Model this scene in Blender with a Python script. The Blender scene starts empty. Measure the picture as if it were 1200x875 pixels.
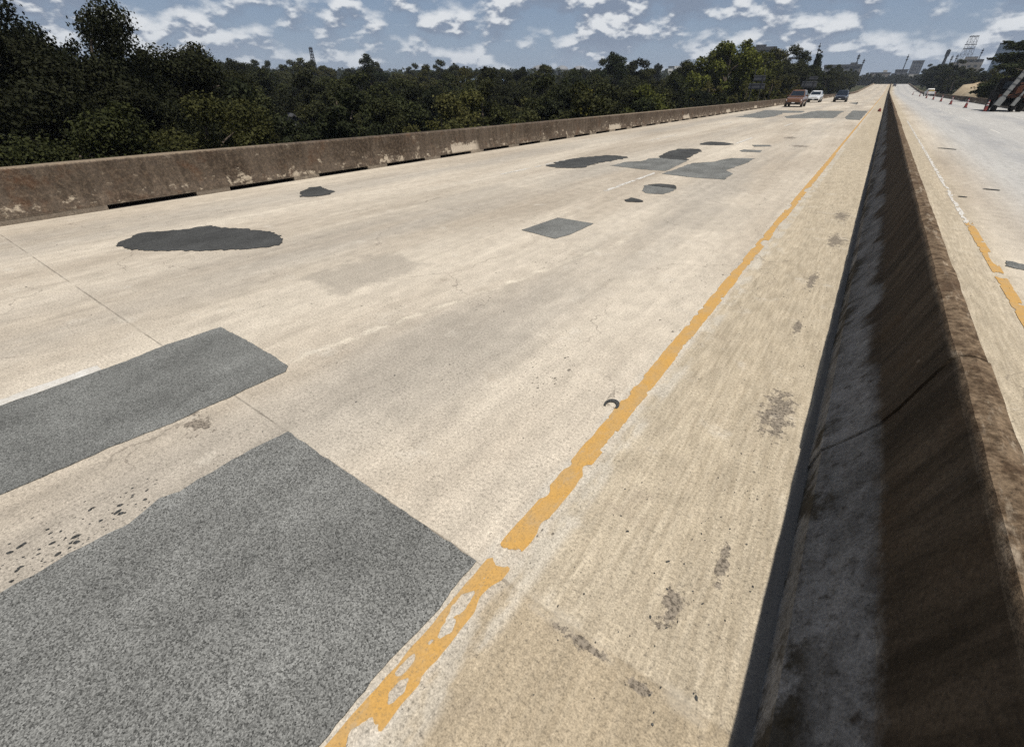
import bpy, bmesh, math, random
import numpy as np
from mathutils import Vector, Matrix, noise as mnoise

R = math.radians
SC = bpy.context.scene
COL = SC.collection
random.seed(7)

# ------------------------------------------------------------------ camera
cam_d = bpy.data.cameras.new("camera")
cam_d.sensor_width = 36.0
cam_d.lens = 15.394
cam_d.clip_start = 0.05
cam_d.clip_end = 20000
cam = bpy.data.objects.new("camera", cam_d)
COL.objects.link(cam)
_r = Vector((0.8113, 0.5846, 0.0006)).normalized()
_f = Vector((-0.4898, 0.6802, -0.5453)).normalized()
_u = _r.cross(_f).normalized()
_r = _f.cross(_u).normalized()
_m = Matrix((_r, _u, -_f)).transposed().to_4x4()
_m.translation = (0, 0, 1.9)
cam.matrix_world = _m
SC.camera = cam

# ------------------------------------------------------------------ sun, sky, exposure
SUN = Vector((0.375, -0.20, 0.93)).normalized()
sd = bpy.data.lights.new("sun", 'SUN')
sd.energy = 4.6
sd.angle = R(0.53)
sd.color = (1.0, 0.955, 0.88)
sun = bpy.data.objects.new("sun", sd)
COL.objects.link(sun)
sun.rotation_euler = SUN.to_track_quat('Z', 'Y').to_euler()
sun.location = (0, 0, 60)

SC.view_settings.view_transform = 'Standard'
SC.view_settings.look = 'None'
SC.view_settings.exposure = 0.0
SC.view_settings.gamma = 1.0
SC.view_settings.use_curve_mapping = False
SC.render.engine = 'CYCLES'
SC.cycles.max_bounces = 4
SC.cycles.diffuse_bounces = 2
SC.cycles.transparent_max_bounces = 6
SC.cycles.volume_bounces = 0
SC.cycles.use_denoising = False


# ------------------------------------------------------------------ node helper
class NT:
    def __init__(self, tree):
        self.t = tree
        self.n = tree.nodes
        self.l = tree.links

    def new(self, kind, **kw):
        nd = self.n.new(kind)
        for k, v in kw.items():
            setattr(nd, k, v)
        return nd

    def put(self, sock, v):
        if v is None:
            return
        if hasattr(v, 'is_output'):
            self.l.new(v, sock)
        elif isinstance(v, (tuple, list)) and sock.type == 'RGBA' and len(v) == 3:
            sock.default_value = (*v, 1)
        else:
            sock.default_value = v

    def math(self, op, a, b=None, c=None, clamp=False):
        nd = self.new('ShaderNodeMath', operation=op, use_clamp=clamp)
        self.put(nd.inputs[0], a)
        self.put(nd.inputs[1], b)
        self.put(nd.inputs[2], c)
        return nd.outputs[0]

    def mix(self, f, a, b, blend='MIX'):
        nd = self.new('ShaderNodeMix', data_type='RGBA', blend_type=blend)
        self.put(nd.inputs[0], f)
        self.put(nd.inputs[6], a)
        self.put(nd.inputs[7], b)
        return nd.outputs[2]

    def map(self, v, a, b, c=0.0, d=1.0, smooth=True):
        nd = self.new('ShaderNodeMapRange', interpolation_type='SMOOTHSTEP' if smooth else 'LINEAR')
        for i, x in enumerate((v, a, b, c, d)):
            self.put(nd.inputs[i], x)
        return nd.outputs[0]

    def noise(self, vec, scale, detail=3.0, rough=0.55, dist=0.0):
        nd = self.new('ShaderNodeTexNoise')
        self.put(nd.inputs['Vector'], vec)
        nd.inputs['Scale'].default_value = scale
        nd.inputs['Detail'].default_value = detail
        nd.inputs['Roughness'].default_value = rough
        nd.inputs['Distortion'].default_value = dist
        return nd.outputs[0]

    def voro(self, vec, scale, feature='F1', out='Distance'):
        nd = self.new('ShaderNodeTexVoronoi', feature=feature)
        self.put(nd.inputs['Vector'], vec)
        nd.inputs['Scale'].default_value = scale
        return nd.outputs[out]

    def xyz(self, v):
        nd = self.new('ShaderNodeSeparateXYZ')
        self.put(nd.inputs[0], v)
        return nd.outputs

    def comb(self, x, y, z):
        nd = self.new('ShaderNodeCombineXYZ')
        self.put(nd.inputs[0], x)
        self.put(nd.inputs[1], y)
        self.put(nd.inputs[2], z)
        return nd.outputs[0]

    def vmul(self, v, s):
        nd = self.new('ShaderNodeVectorMath', operation='MULTIPLY')
        self.put(nd.inputs[0], v)
        nd.inputs[1].default_value = s
        return nd.outputs[0]

    def vadd(self, v, s):
        nd = self.new('ShaderNodeVectorMath', operation='ADD')
        self.put(nd.inputs[0], v)
        self.put(nd.inputs[1], s)
        return nd.outputs[0]


def material(name, rough=0.85, spec=0.3):
    m = bpy.data.materials.new(name)
    m.use_nodes = True
    t = NT(m.node_tree)
    b = m.node_tree.nodes['Principled BSDF']
    b.inputs['Roughness'].default_value = rough
    b.inputs['Specular IOR Level'].default_value = spec
    return m, t, b


def objco(t):
    return t.new('ShaderNodeTexCoord').outputs['Object']


def bump(t, b, h, strength, dist):
    nd = t.new('ShaderNodeBump')
    nd.inputs['Strength'].default_value = strength
    nd.inputs['Distance'].default_value = dist
    t.put(nd.inputs['Height'], h)
    t.put(b.inputs['Normal'], nd.outputs[0])


def plain(name, col, rough=0.6, metal=0.0, var=0.12, scale=3.0, spec=0.4, coat=0.0):
    m, t, b = material(name, rough, spec)
    n = t.noise(objco(t), scale, 4)
    k = t.map(n, 0.25, 0.75, 1 - var, 1 + var, False)
    c = t.mix(1.0, (*col, 1), t.comb(k, k, k), 'MULTIPLY')
    t.put(b.inputs['Base Color'], c)
    b.inputs['Metallic'].default_value = metal
    b.inputs['Coat Weight'].default_value = coat
    return m


# ------------------------------------------------------------------ world: daylight sky with cumulus
W = bpy.data.worlds.new("World")
SC.world = W
W.use_nodes = True
wt = NT(W.node_tree)
W.node_tree.nodes.clear()
sky = wt.new('ShaderNodeTexSky', sky_type='NISHITA')
sky.sun_disc = False
sky.sun_elevation = math.asin(SUN.z)
sky.sun_rotation = math.atan2(SUN.x, SUN.y)
sky.air_density = 1.0
sky.dust_density = 1.5
sky.ozone_density = 1.5
dirv = wt.new('ShaderNodeTexCoord').outputs['Generated']
CLS = (1.0, 1.0, 2.0)


def cloud_noise(dz, octv):
    v = wt.vmul(wt.vadd(dirv, (2.17, 0.21, dz)), CLS)
    big = wt.noise(v, 6.6, 2, 0.5)
    fine = wt.noise(v, 16.5, octv, 0.50, 0.0)
    return wt.math('ADD', wt.math('MULTIPLY', big, 0.45), wt.math('MULTIPLY', fine, 0.55))


elev = wt.xyz(dirv)[2]
c0 = cloud_noise(0.0, 9)
s0 = cloud_noise(0.0, 4)
s1 = cloud_noise(0.014, 4)
f1 = cloud_noise(0.004, 9)
cover = wt.noise(wt.vmul(dirv, (1.0, 1.0, 3.0)), 2.2, 2, 0.5)
thr = wt.map(cover, 0.3, 0.7, 0.478, 0.440, False)
d_ = wt.math('SUBTRACT', c0, thr)
dens = wt.map(d_, -0.050, 0.095)
dens = wt.math('MULTIPLY', dens, wt.map(elev, 0.22, 0.5, 1.0, 0.35))
# tops face the high sun and are bright, the flat undersides are grey
slope = wt.math('ADD', wt.math('MULTIPLY', wt.math('SUBTRACT', s0, s1), 1.0), wt.math('MULTIPLY', wt.math('SUBTRACT', c0, f1), 0.9))
lit = wt.map(slope, -0.030, 0.072, 0.0, 1.0)
ccol = wt.mix(lit, (0.215, 0.265, 0.355, 1), (0.80, 0.82, 0.84, 1))
hz = wt.map(elev, 0.0, 0.09, 0.55, 0.0)
ccol = wt.mix(hz, ccol, (0.46, 0.53, 0.63, 1))
low = wt.mix(wt.map(elev, 0.0, 0.14), (4.3, 5.5, 7.5, 1), (3.1, 4.2, 6.1, 1))
skyc = wt.mix(0.70, sky.outputs[0], low)
skyc = wt.mix(wt.map(elev, 0.20, 0.55), skyc, wt.mix(1.0, sky.outputs[0], (0.62, 0.66, 0.72, 1), 'MULTIPLY'))
bg1 = wt.new('ShaderNodeBackground')
wt.put(bg1.inputs[0], skyc)
bg1.inputs[1].default_value = 0.075
bg2 = wt.new('ShaderNodeBackground')
wt.put(bg2.inputs[0], ccol)
bg2.inputs[1].default_value = 1.0
mx = wt.new('ShaderNodeMixShader')
wt.put(mx.inputs[0], wt.math('MULTIPLY', dens, 0.92))
wt.l.new(bg1.outputs[0], mx.inputs[1])
wt.l.new(bg2.outputs[0], mx.inputs[2])
wo = wt.new('ShaderNodeOutputWorld')
wt.l.new(mx.outputs[0], wo.inputs[0])


# ------------------------------------------------------------------ object helpers
def tag(o, label=None, cat=None, group=None, kind=None):
    if label:
        o['label'] = label
    if cat:
        o['category'] = cat
    if group:
        o['group'] = group
    if kind:
        o['kind'] = kind
    return o


def link(name, me, parent=None):
    o = bpy.data.objects.new(name, me)
    COL.objects.link(o)
    if parent is not None:
        o.parent = parent
    return o


def thing(name, loc, label, cat, group=None, rz=0.0):
    o = link(name, None)
    o.empty_display_size = 0.2
    o.location = loc
    o.rotation_euler = (0, 0, rz)
    return tag(o, label, cat, group)


def mesh(name, vs, fs, mat, parent=None, smooth=False):
    me = bpy.data.meshes.new(name)
    me.from_pydata(vs, [], fs)
    me.update()
    if smooth:
        me.polygons.foreach_set('use_smooth', [True] * len(me.polygons))
    me.materials.append(mat)
    return link(name, me, parent)


class MB:
    """collects shapes and links them as one mesh object"""
    def __init__(self):
        self.v, self.f = [], []

    def add(self, vs, fs):
        o = len(self.v)
        self.v += [tuple(v) for v in vs]
        self.f += [tuple(i + o for i in f) for f in fs]
        return self

    def box(self, c, s, rot=None, taper=1.0):
        x, y, z = s[0] / 2, s[1] / 2, s[2] / 2
        vs = [Vector((sx * x * (taper if sz > 0 else 1), sy * y * (taper if sz > 0 else 1), sz * z))
              for sz in (-1, 1) for sy in (-1, 1) for sx in (-1, 1)]
        if rot is not None:
            vs = [rot @ v for v in vs]
        vs = [v + Vector(c) for v in vs]
        return self.add(vs, [(0, 2, 3, 1), (4, 5, 7, 6), (0, 1, 5, 4), (2, 6, 7, 3), (0, 4, 6, 2), (1, 3, 7, 5)])

    def tube(self, pts, rad, n=8, caps=True):
        pts = [Vector(p) for p in pts]
        if not isinstance(rad, (list, tuple)):
            rad = [rad] * len(pts)
        vs, fs = [], []
        for i, p in enumerate(pts):
            d = (pts[min(i + 1, len(pts) - 1)] - pts[max(i - 1, 0)]).normalized()
            a = d.cross(Vector((0, 0, 1)) if abs(d.z) < 0.9 else Vector((1, 0, 0))).normalized()
            b = d.cross(a)
            for k in range(n):
                t = 2 * math.pi * k / n
                vs.append(p + (a * math.cos(t) + b * math.sin(t)) * rad[i])
        for i in range(len(pts) - 1):
            for k in range(n):
                k2 = (k + 1) % n
                fs.append((i * n + k, i * n + k2, (i + 1) * n + k2, (i + 1) * n + k))
        if caps:
            fs.append(tuple(range(n)))
            fs.append(tuple(range((len(pts) - 1) * n, len(pts) * n)))
        return self.add(vs, fs)

    def bar(self, a, b, w, h=None):
        a, b = Vector(a), Vector(b)
        d = b - a
        q = d.to_track_quat('Z', 'Y').to_matrix()
        return self.box((a + b) / 2, (w, h or w, d.length), q)

    def lathe(self, prof, n=16, c=(0, 0, 0), axis='Z'):
        vs, fs = [], []
        for r, z in prof:
            for k in range(n):
                t = 2 * math.pi * k / n
                p = (r * math.cos(t), r * math.sin(t), z)
                if axis == 'X':
                    p = (p[2], p[0], p[1])
                vs.append((p[0] + c[0], p[1] + c[1], p[2] + c[2]))
        for i in range(len(prof) - 1):
            for k in range(n):
                k2 = (k + 1) % n
                fs.append((i * n + k, i * n + k2, (i + 1) * n + k2, (i + 1) * n + k))
        fs.append(tuple(range(n)))
        fs.append(tuple(range((len(prof) - 1) * n, len(prof) * n)))
        return self.add(vs, fs)

    def build(self, name, mat, parent=None, smooth=False, bevel=0.0):
        me = bpy.data.meshes.new(name)
        me.from_pydata(self.v, [], self.f)
        bm = bmesh.new()
        bm.from_mesh(me)
        bmesh.ops.recalc_face_normals(bm, faces=bm.faces)
        if bevel:
            bmesh.ops.bevel(bm, geom=list(bm.edges), offset=bevel, segments=2, affect='EDGES', clamp_overlap=True)
        bm.to_mesh(me)
        bm.free()
        if smooth:
            me.polygons.foreach_set('use_smooth', [True] * len(me.polygons))
        me.materials.append(mat)
        return link(name, me, parent)


def copy_tree(o, parent=None):
    c = o.copy()
    COL.objects.link(c)
    c.parent = parent
    for ch in list(o.children):
        copy_tree(ch, c)
    return c


def smoothstep(a, b, x):
    t = max(0.0, min(1.0, (x - a) / (b - a)))
    return t * t * (3 - 2 * t)


def zroad(y):
    """level deck, then a climb beyond the sag, then a crest"""
    if y < 225:
        return 0.0
    if y < 325:
        return 0.0196 * (y - 225) ** 2 / 200
    if y < 530:
        return 0.98 + 0.0196 * (y - 325)
    return 5.0 - 0.00018 * (y - 530) ** 2 + 0.0


X_MED_L, X_MED_R = 0.335, 1.045
X_PAR_L, X_PAR_R = -11.06, 11.75


# ------------------------------------------------------------------ ground materials
def concrete_road():
    m, t, b = material("bridge_concrete", 0.92, 0.2)
    co = objco(t)
    x, y, z = t.xyz(co)
    st = t.vmul(co, (1.0, 0.16, 1.0))
    warp = t.noise(co, 0.8, 4)
    base = t.mix(t.map(t.noise(st, 0.55, 5, 0.6), 0.32, 0.68), (0.365, 0.312, 0.245, 1), (0.515, 0.456, 0.37, 1))
    # slab to slab differences
    idx = t.math('FLOOR', t.math('DIVIDE', t.math('SUBTRACT', y, 0.93), 9.14))
    lane = t.math('FLOOR', t.math('DIVIDE', t.math('ADD', x, 0.70), 3.55))
    wn = t.new('ShaderNodeTexWhiteNoise', noise_dimensions='2D')
    t.put(wn.inputs['Vector'], t.comb(idx, lane, 0.0))
    sl = t.map(wn.outputs[0], 0, 1, 0.93, 1.05, False)
    base = t.mix(1.0, base, t.comb(sl, sl, sl), 'MULTIPLY')
    # grey traffic band down each lane
    wx = t.math('ADD', x, t.math('MULTIPLY', t.math('SUBTRACT', warp, 0.5), 0.9))
    ph = t.math('COSINE', t.math('MULTIPLY', t.math('ADD', wx, 2.45), 2 * math.pi / 3.5))
    band = t.math('MULTIPLY', t.map(ph, -0.1, 1.0), t.map(t.noise(st, 0.9, 4), 0.32, 0.62))
    side = t.map(x, -0.7, -1.2)
    side_r = t.map(x, 2.0, 3.4)
    base = t.mix(t.math('MULTIPLY', t.math('MULTIPLY', band, side), 0.5), base, (0.30, 0.275, 0.238, 1))
    # the opposite carriageway is greyer
    base = t.mix(t.math('MULTIPLY', side_r, 0.78), base, t.mix(band, (0.385, 0.385, 0.375, 1), (0.30, 0.31, 0.32, 1)))
    # median shoulder: browner, broom finished
    sh = t.math('MULTIPLY', t.map(x, -0.74, -0.66), t.map(x, 2.2, 1.6))
    broom = t.noise(t.vmul(co, (36.0, 2.6, 1.0)), 1.0, 4, 0.6)
    shc = t.mix(t.map(broom, 0.3, 0.7), (0.315, 0.26, 0.178, 1), (0.46, 0.392, 0.285, 1))
    base = t.mix(t.math('MULTIPLY', sh, 0.75), base, shc)
    early = t.math('MULTIPLY', t.map(y, 0.945, 0.925, 0, 1), t.map(x, -0.72, -0.70))
    base = t.mix(t.math('MULTIPLY', early, 0.55), base, (0.315, 0.25, 0.165, 1))
    # pale strip where older paint was ground off beside the yellow line
    dl = t.math('ABSOLUTE', t.math('ADD', x, 0.735))
    pale = t.math('MULTIPLY', t.map(dl, 0.17, 0.11), t.map(t.noise(t.vmul(co, (1, 0.4, 1)), 7.0, 4), 0.40, 0.58))
    base = t.mix(t.math('MULTIPLY', pale, 0.55), base, (0.49, 0.455, 0.39, 1))
    # worn light longitudinal joint
    dj = t.math('ABSOLUTE', t.math('ADD', t.math('ADD', x, t.math('SUBTRACT', 3.58, t.math('MULTIPLY', y, 0.18))), t.math('MULTIPLY', t.math('SUBTRACT', t.noise(co, 3.0, 8, 0.7), 0.5), 0.36)))
    lj = t.math('MULTIPLY', t.map(dj, 0.055, 0.006), t.map(t.noise(co, 6.0, 6, 0.7), 0.36, 0.60))
    lj = t.math('MULTIPLY', lj, t.math('MULTIPLY', t.map(y, 1.2, 1.6), t.map(y, 7.5, 5.0)))
    base = t.mix(t.math('MULTIPLY', lj, 0.75), base, (0.57, 0.51, 0.41, 1))
    # blotches of lime and dirt
    bl = t.map(t.noise(co, 2.6, 6, 0.65), 0.58, 0.72)
    base = t.mix(t.math('MULTIPLY', bl, 0.5), base, (0.52, 0.475, 0.40, 1))
    dk = t.map(t.noise(t.vadd(co, (7.3, 2.1, 0)), 1.7, 6, 0.65), 0.60, 0.76)
    base = t.mix(t.math('MULTIPLY', dk, 0.45), base, (0.25, 0.205, 0.155, 1))
    # long wear streaks in the driving direction and mid-sized mottling
    ws = t.map(t.noise(t.vmul(co, (5.0, 0.22, 1.0)), 1.0, 6, 0.68), 0.25, 0.75, 0.87, 1.13, False)
    mo = t.map(t.noise(t.vmul(co, (1.0, 0.55, 1.0)), 7.0, 7, 0.7), 0.25, 0.75, 0.80, 1.20, False)
    ws = t.math('MULTIPLY', ws, mo)
    base = t.mix(1.0, base, t.comb(ws, ws, ws), 'MULTIPLY')
    # fine grain
    g1 = t.noise(co, 55.0, 3, 0.7)
    g2 = t.noise(co, 130.0, 2, 0.7)
    gg = t.math('ADD', t.map(g1, 0.25, 0.75, 0.66, 1.34, False), t.map(g2, 0.25, 0.75, -0.40, 0.40, False))
    base = t.mix(1.0, base, t.comb(gg, gg, gg), 'MULTIPLY')
    # fine exposed stones: dark specks in the wheel paths
    sp = t.math('MULTIPLY', t.map(g1, 0.40, 0.32), t.map(t.noise(co, 1.3, 4), 0.35, 0.60, 0.25, 1.0))
    base = t.mix(t.math('MULTIPLY', sp, 0.5), base, (0.12, 0.105, 0.085, 1))
    # pits and pores of two sizes, thicker in patches and along the shoulder
    pit = None
    zone = t.map(t.noise(t.vmul(co, (1.0, 0.45, 1.0)), 1.5, 6, 0.7), 0.44, 0.66, 0.0, 1.0)
    zone = t.math('MULTIPLY', zone, t.math('MULTIPLY', t.map(x, -0.9, -0.3, 0.85, 1.0), t.map(y, 0.8, 1.3, 0.45, 1.0)))
    for sc_, thr, rad, off in ((11.0, 0.72, 0.22, 0.0), (26.0, 0.58, 0.32, 3.7), (55.0, 0.45, 0.42, 8.1)):
        vp = t.new('ShaderNodeTexVoronoi', feature='F1')
        t.put(vp.inputs['Vector'], t.vadd(t.vmul(co, (1.0, 0.6, 1.0)), t.comb(t.math('ADD', t.math('MULTIPLY', t.math('SUBTRACT', g1, 0.5), 0.5 / sc_), off), t.math('MULTIPLY', t.math('SUBTRACT', g2, 0.5), 0.5 / sc_), 0.0)))
        vp.inputs['Scale'].default_value = sc_
        pr = t.map(t.xyz(vp.outputs['Color'])[0], thr, 1.0, 0.0, rad, False)
        p1 = t.math('LESS_THAN', vp.outputs['Distance'], t.math('MULTIPLY', pr, zone))
        pit = p1 if pit is None else t.math('MAXIMUM', pit, p1)
    base = t.mix(t.math('MULTIPLY', pit, 0.78), base, (0.075, 0.066, 0.055, 1))
    # a faint old square repair and oil-stained squares in the lanes
    for (qx, qy, hx_, hy_, kk) in ((-4.55, 3.2, 0.42, 0.62, 0.5), (-2.0, 8.6, 0.7, 1.1, 0.25), (-6.3, 7.5, 0.5, 1.3, 0.25), (-2.3, 2.2, 0.55, 0.8, 0.25)):
        rx_ = t.math('SUBTRACT', t.math('ABSOLUTE', t.math('SUBTRACT', x, qx)), hx_)
        ry_ = t.math('SUBTRACT', t.math('ABSOLUTE', t.math('SUBTRACT', y, qy)), hy_)
        rr_ = t.math('ADD', t.math('MAXIMUM', rx_, ry_), t.math('MULTIPLY', t.math('SUBTRACT', t.noise(co, 3.0, 7, 0.7), 0.5), 0.9))
        base = t.mix(t.math('MULTIPLY', t.map(rr_, 0.12, -0.12), kk), base, t.mix(t.map(g1, 0.3, 0.7), (0.17, 0.15, 0.125, 1), (0.33, 0.295, 0.245, 1)))
    # barrier's shadow deepened in the road colour along its foot
    foot_shade = t.math('MULTIPLY', t.map(t.math('ADD', x, t.math('MULTIPLY', t.math('SUBTRACT', t.noise(t.vmul(co, (1, 0.4, 1)), 5.0, 5), 0.5), 0.05)), 0.268, 0.292), t.map(x, 0.45, 0.40))
    base = t.mix(t.math('MULTIPLY', foot_shade, 0.72), base, (0.11, 0.105, 0.10, 1))
    # transverse joints and hairline cracks
    ym = t.math('ABSOLUTE', t.math('SUBTRACT', t.math('MODULO', t.math('ADD', t.math('SUBTRACT', y, 0.93), 914.0 + 4.57), 9.14), 4.57))
    ymw = t.math('ADD', ym, t.math('MULTIPLY', t.math('SUBTRACT', t.noise(co, 6.0, 4), 0.5), 0.018))
    jt = t.math('MULTIPLY', t.map(ymw, 0.009, 0.003), t.map(t.noise(co, 1.1, 3), 0.36, 0.5))
    jt = t.math('MULTIPLY', jt, t.map(x, -0.75, -0.65, 1.0, 0.25))
    base = t.mix(t.math('MULTIPLY', jt, 0.62), base, (0.10, 0.085, 0.068, 1))
    jh = t.math('MULTIPLY', t.map(ymw, 0.06, 0.02), t.map(t.noise(co, 3.1, 4), 0.45, 0.6))
    base = t.mix(t.math('MULTIPLY', jh, 0.3), base, (0.50, 0.45, 0.37, 1))
    wv = t.vadd(co, t.comb(t.math('MULTIPLY', t.noise(co, 2.0, 5), 0.7), t.math('MULTIPLY', t.noise(t.vadd(co, (3, 9, 0)), 2.0, 5), 0.7), 0.0))
    ce = t.voro(wv, 0.45, 'DISTANCE_TO_EDGE')
    cr = t.math('MULTIPLY', t.map(ce, 0.0032, 0.001), t.map(t.noise(t.vadd(co, (13, 5, 0)), 0.6, 3), 0.5, 0.58))
    base = t.mix(t.math('MULTIPLY', cr, 0.5), base, (0.12, 0.10, 0.08, 1))
    # grey spalled scars in the shoulder
    for (sx, sy, rx, ry) in ((0.09, 3.05, 0.15, 0.45), (0.09, 8.15, 0.18, 0.6), (0.05, 9.95, 0.17, 0.6), (0.0, 6.1, 0.07, 0.5), (-0.05, 1.25, 0.07, 0.16), (-0.28, 0.90, 0.16, 0.035), (-0.05, 0.88, 0.10, 0.04),
                             (-3.05, 0.62, 0.20, 0.10), (0.08, 1.6, 0.04, 0.22), (0.02, 4.6, 0.05, 0.35), (-2.1, 22.3, 0.5, 0.6), (-2.95, 26.0, 0.4, 0.9)):
        ex = t.math('DIVIDE', t.math('SUBTRACT', x, sx), rx)
        ey = t.math('DIVIDE', t.math('SUBTRACT', y, sy), ry)
        d2 = t.math('SQRT', t.math('ADD', t.math('MULTIPLY', ex, ex), t.math('MULTIPLY', ey, ey)))
        d2 = t.math('ADD', d2, t.math('MULTIPLY', t.math('SUBTRACT', t.noise(co, 11.0, 9, 0.78), 0.5), 4.2))
        k = t.map(d2, 0.60, 0.50)
        base = t.mix(t.math('MULTIPLY', k, 0.82), base, t.mix(t.map(g1, 0.38, 0.58), (0.055, 0.046, 0.038, 1), (0.23, 0.195, 0.155, 1)))
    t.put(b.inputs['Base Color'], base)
    h = t.math('ADD', t.math('MULTIPLY', g1, 0.6), t.math('MULTIPLY', broom, 0.5))
    h = t.math('SUBTRACT', h, t.math('MULTIPLY', pit, 1.2))
    bump(t, b, h, 0.35, 0.004)
    return m


def asphalt(name, dark, light, grain=1.0):
    m, t, b = material(name, 0.95, 0.08)
    co = objco(t)
    g = t.noise(co, 210.0, 2, 0.8)
    v = t.voro(co, 170.0, 'F1', 'Color')
    s = t.xyz(v)[0]
    k = t.math('ADD', t.math('MULTIPLY', s, 0.6), t.math('MULTIPLY', t.map(g, 0.3, 0.7), 0.4))
    k = t.math('ADD', t.math('MULTIPLY', t.math('SUBTRACT', k, 0.5), grain), 0.5, clamp=True)
    c = t.mix(k, (*dark, 1), (*light, 1))
    big = t.map(t.noise(t.vmul(co, (1, 0.6, 1)), 1.9, 5, 0.6), 0.3, 0.7, 0.74, 1.26, False)
    c = t.mix(1.0, c, t.comb(big, big, big), 'MULTIPLY')
    mid = t.map(t.noise(co, 9.0, 5, 0.65), 0.3, 0.7, 0.92, 1.08, False)
    c = t.mix(1.0, c, t.comb(mid, mid, mid), 'MULTIPLY')
    sc = t.math('MULTIPLY', t.map(t.noise(t.vmul(co, (9.0, 1.0, 1)), 1.0, 4), 0.70, 0.76), 0.55)
    c = t.mix(sc, c, (0.03, 0.03, 0.03, 1))
    t.put(b.inputs['Base Color'], c)
    bump(t, b, k, 0.5, 0.004)
    return m


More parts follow.
